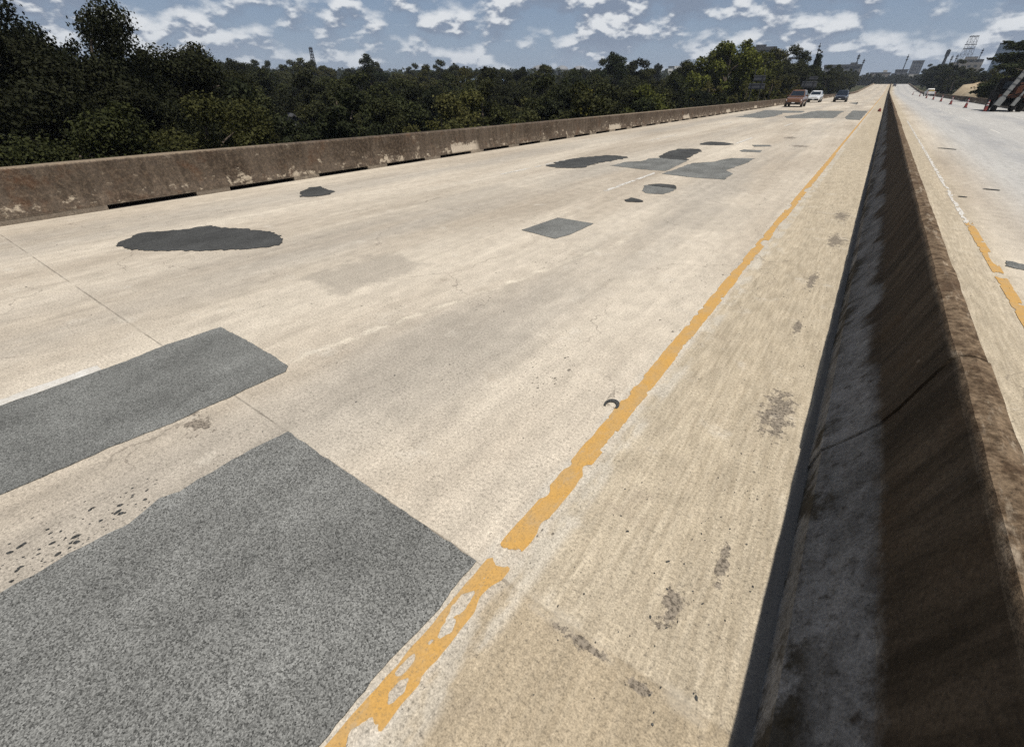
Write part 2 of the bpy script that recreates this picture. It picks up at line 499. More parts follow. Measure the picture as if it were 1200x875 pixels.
def barrier_concrete(name, side):
    """grimy precast concrete: rust-brown algae on the upper faces, grey slope below, worn pale crest"""
    m, t, b = material(name, 0.95, 0.15)
    co = objco(t)
    x, y, z = t.xyz(co)
    streak = t.noise(t.vmul(co, (3.0, 7.0, 0.9)), 1.0, 5, 0.6)
    n1 = t.noise(co, 2.3, 6, 0.65)
    n2 = t.noise(co, 14.0, 5, 0.7)
    n3 = t.noise(co, 70.0, 3, 0.7)
    brown = t.mix(t.map(streak, 0.3, 0.7), (0.022, 0.0165, 0.0105, 1), (0.070, 0.054, 0.038, 1))
    brown = t.mix(t.map(n1, 0.45, 0.75, 0.0, 0.7), brown, (0.050, 0.033, 0.019, 1))
    if side == 'median':
        m1 = t.noise(t.vmul(co, (1.0, 0.8, 1.0)), 3.4, 8, 0.7)
        grey = t.mix(t.map(m1, 0.3, 0.7), (0.095, 0.093, 0.088, 1), (0.22, 0.214, 0.204, 1))
        grey = t.mix(t.map(n2, 0.48, 0.74), grey, (0.035, 0.030, 0.024, 1))
        grey = t.mix(t.map(t.noise(co, 6.5, 8, 0.75), 0.58, 0.72, 0.0, 0.7), grey, (0.040, 0.033, 0.024, 1))
        yw = t.comb(0.0, t.math('MULTIPLY', y, 0.45), 0.0)
        zz = t.math('ADD', z, t.math('MULTIPLY', t.math('SUBTRACT', t.noise(co, 9.0, 8, 0.75), 0.5), 0.17))
        zz = t.math('ADD', zz, t.math('MULTIPLY', t.map(t.noise(yw, 1.0, 4, 0.7), 0.42, 0.72), t.map(y, 2.0, 4.5, 0.02, 0.26)))
        up = t.map(zz, 0.395, 0.49)
        c = t.mix(up, grey, brown)
        foot = t.math('MULTIPLY', t.map(zz, 0.33, 0.20), t.map(t.noise(co, 1.3, 7, 0.7), 0.48, 0.56))
        c = t.mix(t.math('MULTIPLY', foot, 0.85), c, (0.024, 0.019, 0.010, 1))
        dr = t.map(t.noise(t.vmul(co, (2.0, 11.0, 0.7)), 1.0, 5, 0.65), 0.60, 0.74)
        c = t.mix(t.math('MULTIPLY', dr, 0.42), c, (0.12, 0.108, 0.092, 1))
        top = t.map(z, 0.872, 0.895)
        tc = t.mix(t.map(n2, 0.36, 0.62), (0.070, 0.046, 0.027, 1), (0.165, 0.118, 0.075, 1))
        tc = t.mix(t.map(t.noise(t.vmul(co, (14, 2.5, 6)), 1.0, 6, 0.72), 0.54, 0.68, 0.0, 0.8), tc, (0.30, 0.245, 0.18, 1))
        tc = t.mix(t.map(t.noise(co, 1.9, 6, 0.7), 0.52, 0.62, 0.0, 0.7), tc, (0.072, 0.045, 0.027, 1))
        c = t.mix(top, c, tc)
        spot = t.map(t.noise(co, 3.7, 5, 0.7), 0.70, 0.76)
        c = t.mix(t.math('MULTIPLY', spot, 0.5), c, (0.42, 0.36, 0.29, 1))
    else:
        c = t.mix(t.map(streak, 0.25, 0.75), (0.056, 0.043, 0.032, 1), (0.120, 0.094, 0.072, 1))
        c = t.mix(t.map(n1, 0.52, 0.72), c, (0.095, 0.055, 0.034, 1))
        c = t.mix(t.map(t.noise(co, 0.8, 4), 0.5, 0.68), c, (0.05, 0.037, 0.027, 1))
        c = t.mix(t.map(n2, 0.42, 0.68, 0.0, 0.6), c, (0.16, 0.12, 0.085, 1))
        lo = t.map(z, 0.50, 0.10)
        spz = t.map(t.math('ADD', t.noise(t.vmul(co, (1, 1, 1.6)), 3.2, 8, 0.72), t.math('MULTIPLY', lo, 0.085)), 0.60, 0.68)
        spz = t.math('MULTIPLY', spz, t.map(z, 0.75, 0.45, 0.35, 1.0))
        c = t.mix(t.math('MULTIPLY', spz, 0.8), c, (0.44, 0.37, 0.28, 1))
        jy = t.math('MODULO', t.math('ADD', t.math('SUBTRACT', y, 11.96), 1205.0), 12.05)
        jz = t.math('ADD', z, t.math('MULTIPLY', t.math('SUBTRACT', t.noise(co, 4.5, 5, 0.7), 0.5), 0.5))
        brk = t.math('MULTIPLY', t.map(jz, 0.36, 0.30), t.math('MULTIPLY', t.map(jy, 1.5, 1.2), t.map(y, 10.0, 11.0)))
        c = t.mix(t.math('MULTIPLY', brk, 0.85), c, (0.46, 0.395, 0.31, 1))
        fine = t.map(n2, 0.66, 0.74)
        c = t.mix(t.math('MULTIPLY', fine, t.math('MULTIPLY', lo, 0.7)), c, (0.42, 0.35, 0.27, 1))
        c = t.mix(t.math('MULTIPLY', t.map(z, 0.12, 0.06), 0.7), c, (0.23, 0.195, 0.155, 1))
        topz = t.map(t.math('ADD', z, t.math('MULTIPLY', t.math('SUBTRACT', n2, 0.5), 0.03)), t.map(y, 4.0, 30.0, 0.79, 0.705), t.map(y, 4.0, 30.0, 0.812, 0.727))
        c = t.mix(t.math('MULTIPLY', topz, 0.7), c, (0.26, 0.205, 0.145, 1))  # lit top edge painted in as a paler band
    gr = t.map(t.math('ADD', t.math('MULTIPLY', n3, 0.6), t.math('MULTIPLY', t.noise(co, 28.0, 5, 0.75), 0.4)), 0.3, 0.7, 0.45, 1.6, False)
    c = t.mix(1.0, c, t.comb(gr, gr, gr), 'MULTIPLY')
    pit = t.map(n3, 0.36, 0.30)
    c = t.mix(t.math('MULTIPLY', pit, 0.5), c, (0.03, 0.024, 0.018, 1))
    t.put(b.inputs['Base Color'], c)
    bump(t, b, t.math('ADD', n2, t.math('MULTIPLY', n3, 0.5)), 0.6, 0.012)
    return m


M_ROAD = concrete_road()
M_PATCH = asphalt("grey_patch_asphalt", (0.036, 0.0365, 0.0345), (0.29, 0.29, 0.273), 1.25)
M_PATCH_MID = asphalt("mid_patch_asphalt", (0.055, 0.056, 0.053), (0.245, 0.247, 0.233), 1.3)
M_PATCH_DARK = asphalt("dark_patch_asphalt", (0.022, 0.0225, 0.0225), (0.098, 0.099, 0.096), 1.2)
M_MED = barrier_concrete("median_concrete", 'median')
M_PAR = barrier_concrete("parapet_concrete", 'parapet')


def paint(name, col, worn):
    m, t, b = material(name, 0.75, 0.3)
    co = objco(t)
    n = t.noise(co, 5.0, 5, 0.6)
    g = t.noise(co, 110.0, 3, 0.7)
    c = t.mix(t.map(n, 0.3, 0.75), (*col, 1), (*worn, 1))
    k = t.map(g, 0.25, 0.75, 0.8, 1.2, False)
    c = t.mix(1.0, c, t.comb(k, k, k), 'MULTIPLY')
    c = t.mix(t.map(t.noise(t.vmul(co, (1.0, 0.35, 1.0)), 26.0, 6, 0.75), 0.52, 0.70, 0.0, 0.5), c, (0.36, 0.30, 0.215, 1))
    sp = t.map(g, 0.42, 0.34)
    c = t.mix(t.math('MULTIPLY', sp, 0.55), c, (0.22, 0.17, 0.10, 1))
    t.put(b.inputs['Base Color'], c)
    bump(t, b, g, 0.3, 0.002)
    return m


M_YELLOW = paint("yellow_road_paint", (0.50, 0.285, 0.075), (0.43, 0.28, 0.12))
M_WHITE = paint("white_road_paint", (0.62, 0.60, 0.56), (0.47, 0.44, 0.385))


# ------------------------------------------------------------------ terrain, deck
def terrain_z(x, y):
    d = math.hypot(x, y)
    w = -9.5 + 0.030 * max(0.0, d - 70.0)
    w = min(w, 16.0) + 1.6 * math.sin(x * 0.013 + 1.0) * math.sin(y * 0.011) + 0.4 * math.sin(x * 0.07) * math.cos(y * 0.06)
    near = smoothstep(90, 210, y) * (zroad(max(0, min(y, 900))) - 0.9) + (1 - smoothstep(90, 210, y)) * -9.5
    k = smoothstep(14, 55, abs(x))
    out = near * (1 - k) + w * k
    if abs(x) < 16:
        out = min(out, zroad(max(0, min(y, 900))) - 1.15)
    return out


def axis_vals(lim, near, step0, grow):
    v, s, out = 0.0, step0, [0.0]
    while v < lim:
        v += s
        if v > near:
            s *= grow
        out.append(v)
    return [-a for a in reversed(out[1:])] + out


xs = axis_vals(6000, 80, 7, 1.17)
ys = axis_vals(6000, 300, 10, 1.15)
vs = [(x, y, terrain_z(x, y)) for y in ys for x in xs]
nx = len(xs)
fs = [(j * nx + i, j * nx + i + 1, (j + 1) * nx + i + 1, (j + 1) * nx + i) for j in range(len(ys) - 1) for i in range(nx - 1)]
m, t, b = material("woodland_floor", 0.95, 0.1)
co = objco(t)
t.put(b.inputs['Base Color'], t.mix(t.map(t.noise(co, 0.12, 6, 0.65), 0.35, 0.65), (0.022, 0.03, 0.012, 1), (0.06, 0.055, 0.03, 1)))
M_GROUND = m
tag(mesh("ground", vs, fs, M_GROUND, smooth=True), kind='structure')


def yline(y0, y1):
    out, y = [], y0
    while y < y1:
        out.append(y)
        y += 1.0 if y < 30 else (4.0 if y < 150 else 8.0)
    out.append(y1)
    return out


def strip(name, prof, y0, y1, mat, zfun=zroad, ys=None, closed=False, jitter=None):
    """sweep a cross-section (x, z) along the road"""
    ys = ys or yline(y0, y1)
    vs, fs, n = [], [], len(prof)
    for y in ys:
        for i, (px, pz) in enumerate(prof):
            dx, dz = jitter(i, y) if jitter else (0, 0)
            vs.append((px + dx, y, pz + dz + zfun(y)))
    for j in range(len(ys) - 1):
        for i in range(n if closed else n - 1):
            i2 = (i + 1) % n
            fs.append((j * n + i, j * n + i2, (j + 1) * n + i2, (j + 1) * n + i))
    if closed:
        fs.append(tuple(range(n)))
        fs.append(tuple((len(ys) - 1) * n + i for i in range(n)))
    return vs, fs


Y0, Y1 = -14.0, 900.0
for nm, xa, xb in (("roadway_oncoming", X_PAR_L - 0.45, 0.69), ("roadway_outgoing", 0.69, X_PAR_R + 0.45)):
    mb = MB()
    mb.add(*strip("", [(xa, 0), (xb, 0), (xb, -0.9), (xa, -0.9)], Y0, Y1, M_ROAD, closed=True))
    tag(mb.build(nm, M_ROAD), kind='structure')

# ------------------------------------------------------------------ median barrier
MED = [(0.335, -0.002), (0.345, 0.10), (0.352, 0.168), (0.430, 0.285), (0.522, 0.445), (0.556, 0.56), (0.592, 0.73),
       (0.622, 0.868), (0.640, 0.898), (0.690, 0.910), (0.742, 0.898), (0.760, 0.868), (0.790, 0.73), (0.826, 0.56), (0.860, 0.445), (0.950, 0.285), (1.028, 0.168), (1.045, -0.002)]


def med_jit(i, y):
    k = 0.005 if i in (7, 8, 9, 10, 11) else 0.003
    if i in (0, 1, 2, 15, 16, 17):
        k = 0.0015
    a = mnoise.noise(Vector((i * 3.1, y * 3.0, 0.3))) + 0.6 * mnoise.noise(Vector((i * 3.1, y * 11.0, 4.3)))
    c = mnoise.noise(Vector((i * 3.1, y * 3.0, 9.3))) + 0.6 * mnoise.noise(Vector((i * 3.1, y * 11.0, 7.7)))
    return a * k, c * k * 0.7


mb = MB()
seg, y = 6.1, 2.545 - 6.1 * 3
while y < Y1:
    ya, yb = y + 0.006, y + seg - 0.006
    st = 0.06 if yb < 16 else (0.25 if yb < 40 else 3.1)
    n = max(2, int((yb - ya) / st))
    yy = [ya + (yb - ya) * k / n for k in range(n + 1)]
    sx, sz = random.uniform(-.009, .009), random.uniform(-.006, .006)
    mb.add(*strip("", [(a + sx, c + sz * (c > .05)) for a, c in MED], 0, 0, None, ys=yy, closed=True, jitter=med_jit))
    y += seg
o = mb.build("median_barrier", M_MED, smooth=False)
tag(o, "long grimy concrete median barrier between the two carriageways, its left face in shadow", "barrier")

# ------------------------------------------------------------------ parapets with drain slots
PARH = 1.06


def par_prof(s, h):
    x0 = X_PAR_L if s < 0 else X_PAR_R
    pts = [(0.0, 0.085), (0.0, 0.115), (0.05, 0.27), (0.07, 0.42), (0.08, h - 0.03), (0.105, h), (0.33, h), (0.36, h - 0.03), (0.36, 0.085)]
    return [(x0 + s * a, c) for a, c in pts]


def par_h(y):
    return float(np.interp(y, [4, 7.6, 12.5, 26, 53, 120], [.815, .785, .755, .73, .715, .71]))


M_SLOT_SHADE = plain("slot_shade_black", (0.012, 0.011, 0.01), 0.9)  # near-black shade colour for the slot floors


def build_parapet(s, label):
    mb = MB()
    y, seg = 11.96 - 12.05 * 2, 12.05
    base = par_prof(s, 1.0)
    while y < 560:
        ya, yb = y + 0.008, min(y + seg - 0.008, 560)
        st = 0.3 if yb < 60 else 2.2
        n = max(2, int((yb - ya) / st))
        yy = [ya + (yb - ya) * k / n for k in range(n + 1)]
        vs, fs, n = [], [], len(base)
        for q in yy:
            pr = par_prof(s, par_h(q))
            for i, (px, pz) in enumerate(pr):
                j = mnoise.noise(Vector((i * 2.7, q * 2.5, 1.3))) * (0.006 if i in (4, 5, 6) else 0.003)
                vs.append((px + j, q, pz + j * 0.8 + zroad(q)))
        for a in range(len(yy) - 1):
            for i in range(n):
                i2 = (i + 1) % n
                fs.append((a * n + i, a * n + i2, (a + 1) * n + i2, (a + 1) * n + i))
        fs.append(tuple(range(n)))
        fs.append(tuple((len(yy) - 1) * n + i for i in range(n)))
        mb.add(vs, fs)
        y += seg
    # plinth blocks between the slots: openings 1.52 m long every 2.22 m
    x0 = X_PAR_L if s < 0 else X_PAR_R
    y = 4.05 - 2.22 * 8
    while y < 560:
        w = 0.68 if y < 70 else 2.2
        step = 2.22
        mb.box((x0 + s * 0.18, y + 0.34 if y < 70 else y + 1.1, 0.0425 + zroad(y)), (0.355, w, 0.086))
        y += step
    if s < 0:
        mb.box((x0 + s * 0.18, 1.60, 0.043), (0.353, 1.30, 0.085))
    mb.box((x0 + s * 0.335, 23.0, 0.042), (0.05, 74.0, 0.084))  # back strip added to close the slots and keep them dark
    o = mb.build("bridge_parapet", M_PAR)
    MB().box((x0 + s * 0.16, 23.0, 0.004), (0.30, 74.0, 0.012)).build("slot_shade_strip", M_SLOT_SHADE, o)  # black sheet on the slot floor stands in for shade
    return tag(o, label, "parapet")


build_parapet(-1, "stained brown concrete parapet with low drain slots along the left edge")
build_parapet(1, "dark concrete parapet beyond the traffic cones on the right edge")

def field_mesh(fn, x0, x1, y0, y1, dx, dy, z, vs, fs):
    nx, ny = max(2, int(round((x1 - x0) / dx))), max(2, int(round((y1 - y0) / dy)))
    dx, dy = (x1 - x0) / nx, (y1 - y0) / ny
    val = [[fn(x0 + i * dx, y0 + j * dy) for i in range(nx + 1)] for j in range(ny + 1)]
    for j in range(ny):
        for i in range(nx):
            c = [(i, j), (i + 1, j), (i + 1, j + 1), (i, j + 1)]
            v = [val[q][p] for p, q in c]
            if max(v) <= 0:
                continue
            poly = []
            for k in range(4):
                a, b2 = v[k], v[(k + 1) % 4]
                pa, pb = c[k], c[(k + 1) % 4]
                if a > 0:
                    poly.append(pa)
                if (a > 0) != (b2 > 0):
                    s = a / (a - b2)
                    poly.append((pa[0] + (pb[0] - pa[0]) * s, pa[1] + (pb[1] - pa[1]) * s))
            if len(poly) >= 3:
                o = len(vs)
                for p, q in poly:
                    yy = y0 + q * dy
                    vs.append((x0 + p * dx, yy, z + zroad(yy)))
                fs.append(tuple(range(o, o + len(poly))))


def n3(x, y, s):
    return mnoise.noise(Vector((x, y, s)))



# ------------------------------------------------------------------ asphalt patches on the deck
PATCHES = [
    ("A", "largest grey asphalt patch, in the foreground touching the yellow line", 'g', 0.012,
     [(-2.49, .93), (-.885, .93), (-.865, .63), (-.885, .4), (-.87, .11), (-.88, -.5), (-.88, -1.6), (-2.5, -1.6), (-2.5, -.9), (-2.51, -.44), (-2.5, -.33), (-2.51, -.17), (-2.48, .04), (-2.51, .12), (-2.54, .2), (-2.5, .29), (-2.52, .39), (-2.51, .46), (-2.52, .68)]),
    ("B", "long grey asphalt patch beside the white dash at the left edge", 'm', 0.012,
     [(-4.41, 1.4), (-3.8, 1.41), (-3.42, 1.40), (-3.25, 1.385), (-3.19, 1.33), (-3.2, .95), (-3.21, .52), (-3.26, .18), (-3.29, -.31), (-3.3, -1.6), (-4.4, -1.6), (-4.4, -.11), (-4.40, .36), (-4.40, .65), (-4.43, .8), (-4.44, .95)]),
    ("C", "small neat square grey patch alone in the middle lane", 'm', 0.008,
     [(-4.03, 5.86), (-3.97, 6.88), (-3.28, 6.89), (-3.28, 6.1), (-3.35, 5.76)]),
    ("D", "large dark oval tar patch nearest the left parapet", 'd', 0.10,
     [(-8.28, 1.77), (-8.46, 1.9), (-8.75, 2.25), (-8.58, 2.5), (-8.40, 2.78), (-8.40, 2.93), (-8.34, 3.08), (-8.09, 3.1), (-7.77, 3.27), (-7.43, 3.39), (-7.09, 3.46), (-6.61, 3.35), (-6.43, 3.16), (-6.45, 2.99), (-6.61, 2.76), (-6.86, 2.51), (-7.16, 2.25), (-7.51, 2.04), (-7.89, 1.81)]),
    ("E", "small dark wedge of asphalt between the oval patch and the parapet", 'd', 0.10,
     [(-9.21, 5.25), (-9.69, 5.57), (-9.98, 5.97), (-9.88, 6.16), (-9.37, 6.04), (-9.09, 6.01), (-8.92, 5.68), (-9.0, 5.41)]),
    ("F", "dark long lens shaped patch in the lane beside the grey patch cluster", 'd', 0.20,
     [(-7.36, 11.92), (-7.55, 12.97), (-7.47, 14.14), (-7.05, 15.17), (-6.51, 15.4), (-6.18, 15.07), (-6.28, 14.11), (-6.41, 13.13), (-6.36, 12.23), (-6.89, 11.84)]),
    ("G", "mid grey patch left of the lane line, below the ragged dark one", 'm', 0.09,
     [(-5.92, 13.13), (-5.85, 14.12), (-5.49, 14.51), (-5.55, 15.24), (-5.31, 15.57), (-4.43, 15.55), (-4.37, 15.32), (-4.22, 13.08), (-4.93, 12.95)]),
    ("H", "ragged dark patch adjoining the far end of a mid grey patch", 'd', 0.16,
     [(-5.37, 15.61), (-5.66, 17.24), (-5.67, 18.52), (-4.98, 19.03), (-4.77, 18.3), (-4.65, 16.81), (-4.43, 15.60), (-5.28, 15.60)]),
    ("I", "stepped grey patch right of the lane line at the cluster's right end", 'm', 0.06,
     [(-4.14, 12.56), (-4.10, 13.75), (-4.12, 15.05), (-3.67, 15.65), (-3.45, 16.98), (-2.79, 17.26), (-2.8, 15.86), (-2.92, 14.16), (-2.63, 13.66), (-2.58, 12.63), (-3.23, 12.48)]),
    ("J", "small two tone patch in front of the stepped grey patch", 'm', 0.05,
     [(-3.7, 10.04), (-3.88, 10.75), (-3.16, 10.68), (-3.14, 10.45), (-3.2, 9.94), (-3.52, 9.85)]),
    ("J2", "thin dark crust along the far rim of the two tone patch", 'd', 0.05,
     [(-3.88, 10.78), (-3.69, 11.13), (-3.33, 11.14), (-3.14, 10.72)]),
    ("K", "smallest dark scrap of asphalt nearest the lone square patch", 'd', 0.05,
     [(-3.62, 8.93), (-3.58, 9.24), (-3.26, 9.06), (-3.29, 8.91), (-3.53, 8.79)]),
    ("L", "dark narrow oval patch just beyond the ragged cluster", 'd', 0.12,
     [(-5.56, 20.9), (-5.45, 22.0), (-4.9, 22.05), (-4.32, 21.48), (-4.59, 20.76), (-5.37, 20.4)]),
    ("M", "nearer of two slim dark patches beyond the stepped patch", 'm', 0.03,
     [(-3.67, 19.28), (-3.62, 19.75), (-3.02, 19.84), (-2.97, 19.2), (-3.53, 18.96)]),
    ("N", "farther of two slim dark patches beyond the stepped patch", 'm', 0.03,
     [(-3.71, 21.61), (-3.15, 22.02), (-2.99, 21.53), (-3.5, 20.96)]),
    ("O1", "ragged grey patch in the left lane in front of the orange car", 'm', 0.25,
     [(-9.17, 43.09), (-9.21, 49.56), (-9.66, 58.81), (-6.22, 59.07), (-5.75, 55.0), (-7.3, 52.67), (-6.7, 47.34), (-7.09, 42.42)]),
    ("O2", "wide grey patch across the middle lane in front of the cars", 'm', 0.2,
     [(-6.11, 46.54), (-5.56, 51.15), (-5.27, 60.47), (-2.92, 61.53), (-2.66, 45.7), (-5.51, 43.59)]),
    ("O3", "far rectangular grey patch ending at the yellow line", 'm', 0.12,
     [(-2.07, 48.35), (-2.24, 63.19), (-0.95, 63.03), (-0.93, 44.02), (-1.76, 44.33)]),
    ("P", "faint far patch in the lane of the blue car", 'm', 0.2,
     [(-4.32, 97.23), (-3.35, 102.75), (-2.85, 86.28)]),
    ("Q", "black tar smear farthest along the opposite carriageway", 'd', 0.05,
     [(2.19, 24.62), (2.75, 24.24), (2.78, 24.5), (2.4, 24.85)]),
    ("R", "long thin tar smear in the middle of the opposite lane", 'd', 0.03,
     [(2.42, 14.72), (2.73, 14.70), (2.75, 14.84), (2.5, 14.86)]),
    ("S", "short tar smear closest to the barrier on the opposite carriageway", 'd', 0.02,
     [(1.9, 13.33), (2.05, 13.32), (2.06, 13.44), (1.92, 13.45)]),
    ("T", "small dark tar blot nearest the broken yellow paint at right", 'm', 0.04,
     [(1.93, 8.08), (2.11, 8.02), (2.15, 8.3), (2.0, 8.36)]),
]


def patch_outline(poly, amp, seed):
    out, n = [], len(poly)
    for i in range(n):
        a, b2 = Vector((*poly[i], 0)), Vector((*poly[(i + 1) % n], 0))
        d = (b2 - a).length
        k = max(1, min(40, int(d / max(0.03, amp * 0.8))))
        nrm = Vector((b2.y - a.y, a.x - b2.x, 0)).normalized()
        for q in range(k):
            p = a.lerp(b2, q / k)
            w = mnoise.noise(Vector((p.x * 1.2 / amp * 0.12, p.y * 1.2 / amp * 0.12, seed))) + 0.8 * mnoise.noise(Vector((p.x * 28, p.y * 28, seed + 5)))
            p2 = p + nrm * w * amp * 0.75
            out.append((p2.x, p2.y))
    return out


MATS = {'g': M_PATCH, 'm': M_PATCH_MID, 'd': M_PATCH_DARK}
def poly_dist(poly, x, y):
    inside, best = False, 1e9
    n = len(poly)
    for a in range(n):
        x1, y1 = poly[a]
        x2, y2 = poly[(a + 1) % n]
        if (y1 > y) != (y2 > y) and x < (x2 - x1) * (y - y1) / (y2 - y1) + x1:
            inside = not inside
        dx, dy = x2 - x1, y2 - y1
        q = max(0.0, min(1.0, ((x - x1) * dx + (y - y1) * dy) / (dx * dx + dy * dy)))
        best = min(best, math.hypot(x - x1 - q * dx, y - y1 - q * dy))
    return best if inside else -best


for i, (nm, label, kind, amp, poly) in enumerate(PATCHES):
    if kind == 'd':
        px, py = [p[0] for p in poly], [p[1] for p in poly]
        cell = 0.028 if max(py) < 8 else (0.06 if max(py) < 18 else 0.09)
        f = 0.018 / cell

        def fn(x, y):
            d = poly_dist(poly, x, y)
            if d > 0.3:
                return d
            return d + amp * (0.45 * n3(x * 3.5, y * 2.2, i) + 0.55 * n3(x * 26 * f, y * 18 * f, i + 3.0) + 0.25 * n3(x * 52 * f, y * 36 * f, i + 9.0))
        vs, fs = [], []
        field_mesh(fn, min(px) - .2, max(px) + .2, min(py) - .2, max(py) + .2, cell, cell, 0.008 + 0.001 * (i % 3), vs, fs)
        tag(mesh("asphalt_patch", vs, fs, MATS[kind]), label, "asphalt patch", "asphalt repair patches on the bridge deck")
        continue
    ol = patch_outline(poly, amp, i * 7.7)
    n = len(ol)
    h = 0.007 + 0.001 * (i % 3)
    vs = [(x, y, h) for x, y in ol] + [(x, y, -0.02) for x, y in ol]
    fs = [tuple(range(n))] + [(k, (k + 1) % n, n + (k + 1) % n, n + k) for k in range(n)]
    me = bpy.data.meshes.new("asphalt_patch")
    me.from_pydata(vs, [], fs)
    bm = bmesh.new()
    bm.from_mesh(me)
    bmesh.ops.recalc_face_normals(bm, faces=bm.faces)
    bmesh.ops.triangulate(bm, faces=[f for f in bm.faces if len(f.verts) > 4])
    bm.to_mesh(me)
    bm.free()
    me.materials.append(MATS[kind])
    tag(link("asphalt_patch", me), label, "asphalt patch", "asphalt repair patches on the bridge deck")

# loose asphalt crumbs: beside the big patches, and blown along the shoulder
rng = random.Random(3)
mb = MB()


def crumb(x, y, s):
    n = 6
    a0 = rng.random() * 6.28
    el = rng.uniform(1.0, 2.4)
    an = rng.uniform(0.9, 2.0)
    bot, top = [], []
    for k in range(n):
        a = a0 + k * 6.28 / n
        r = s * rng.uniform(0.6, 1.1)
        px, py = math.cos(a) * r * el, math.sin(a) * r
        px, py = px * math.cos(an) - py * math.sin(an), px * math.sin(an) + py * math.cos(an)
        bot.append((x + px, y + py, 0.0))
        top.append((x + px * 0.7, y + py * 0.7, s * 0.45))
    mb.add(bot + top, [tuple(range(n, 2 * n))] + [(k, (k + 1) % n, n + (k + 1) % n, n + k) for k in range(n)])


for k in range(330):
    y = rng.uniform(-0.9, 0.9)
    d = abs(rng.gauss(0, 1)) * 0.16
    if rng.random() < 0.15 + 0.85 * (y < 0.25):
        crumb(-2.53 - d, y, rng.choice([0.002, 0.003, 0.004, 0.006, 0.011 if y < 0.2 else 0.004]) * rng.uniform(0.7, 1.2) * (1.0 if d < 0.25 else 0.6))
for k in range(260):
    y = rng.uniform(0.2, 14)
    x = min(0.26, 0.22 - abs(rng.gauss(0, 0.3)))
    crumb(x, y, rng.uniform(0.0015, 0.0045) * (1 + y * 0.06))
for k in range(30):
    crumb(rng.gauss(-0.05, 0.14), rng.uniform(0.75, 2.2), rng.uniform(0.0025, 0.007))
for k in range(160):
    crumb(rng.uniform(-10.5, -1), rng.uniform(0.5, 16), rng.uniform(0.003, 0.008))
tag(mb.build("asphalt_crumbs", M_PATCH_DARK), "loose black asphalt crumbs scattered over the concrete deck", "debris", kind='stuff')


# ------------------------------------------------------------------ painted lines (real worn-away outlines, marching squares)
HOLES = [(-0.79, 1.02, 0.075, 0.045), (-0.75, 1.05, 0.06, 0.05), (-0.80, 0.73, 0.028, 0.075), (-0.78, 0.62, 0.022, 0.05), (-0.815, 0.42, 0.018, 0.05), (-0.775, 0.345, 0.02, 0.05),
         (-0.76, 0.17, 0.05, 0.06), (-0.72, 2.13, 0.022, 0.10), (-0.725, 2.02, 0.02, 0.05), (-0.845, 2.62, 0.02, 0.06), (-0.72, 3.6, 0.018, 0.25), (-0.70, 6.0, 0.04, 0.5),
         (-0.75, 7.4, 0.05, 0.16), (-0.72, 8.6, 0.035, 0.6), (-0.83, 10.2, 0.04, 0.3), (-0.75, 12.3, 0.05, 0.25)]


def yellow(cx, hw, holes, wear):
    def fn(x, y):
        e = hw - abs(x - cx)
        e += 0.006 * n3(x * 30, y * 14, 1.0) + 0.007 * n3(x * 5, y * 4, 2.0)
        e -= 0.10 * max(0.0, n3(x * 9, y * 7, 21.0) - 0.22)
        for hx, hy, rx, ry in holes:
            d = math.hypot((x - hx) / rx, (y - hy) / ry)
            if d < 3:
                e = min(e, (d - 1 + 0.45 * n3(x * 45, y * 30, 3.0)) * min(rx, ry))
        w = n3(x * 22, y * 7, 5.0) + 0.7 * n3(x * 60, y * 25, 8.0) - 0.95 + wear(y)
        return min(e, -0.03 * w)
    return fn


vs, fs = [], []
f1 = yellow(-0.785, 0.060, HOLES, lambda y: 0.10 * math.sin(y * 0.9) + 0.22 * smoothstep(5, 9, y))
field_mesh(f1, -0.87, -0.70, -1.6, 5.0, 0.0085, 0.012, 0.004, vs, fs)
field_mesh(f1, -0.87, -0.70, 5.0, 20.0, 0.012, 0.05, 0.004, vs, fs)
f1b = yellow(-0.80, 0.046, [], lambda y: 0.45 + 0.35 * math.sin(y * 0.7) * math.sin(y * 0.23))
field_mesh(f1b, -0.88, -0.72, 20.0, 90.0, 0.02, 0.16, 0.004, vs, fs)
field_mesh(lambda x, y: 0.065 - abs(x + 0.80), -0.88, -0.72, 90.0, 540.0, 0.08, 6.0, 0.004, vs, fs)
tag(mesh("yellow_edge_line", vs, fs, M_YELLOW), kind='structure')

vs, fs = [], []
f2 = yellow(1.82, 0.055, [(1.83, 7.6, 0.08, 0.12), (1.86, 8.4, 0.04, 0.35)], lambda y: 1.6 * smoothstep(9.8, 11.5, y) + 0.25)
field_mesh(f2, 1.74, 1.90, 1.0, 20.0, 0.012, 0.04, 0.004, vs, fs)
tag(mesh("yellow_edge_line_outgoing", vs, fs, M_YELLOW), kind='structure')


def white_fn(cx, hw, wear):
    def fn(x, y):
        e = hw - abs(x - cx) + 0.012 * n3(x * 20, y * 6, 11.0)
        return min(e, -0.03 * (n3(x * 25, y * 5, 15.0) + 0.6 * n3(x * 60, y * 20, 18.0) - 0.85 + wear))
    return fn


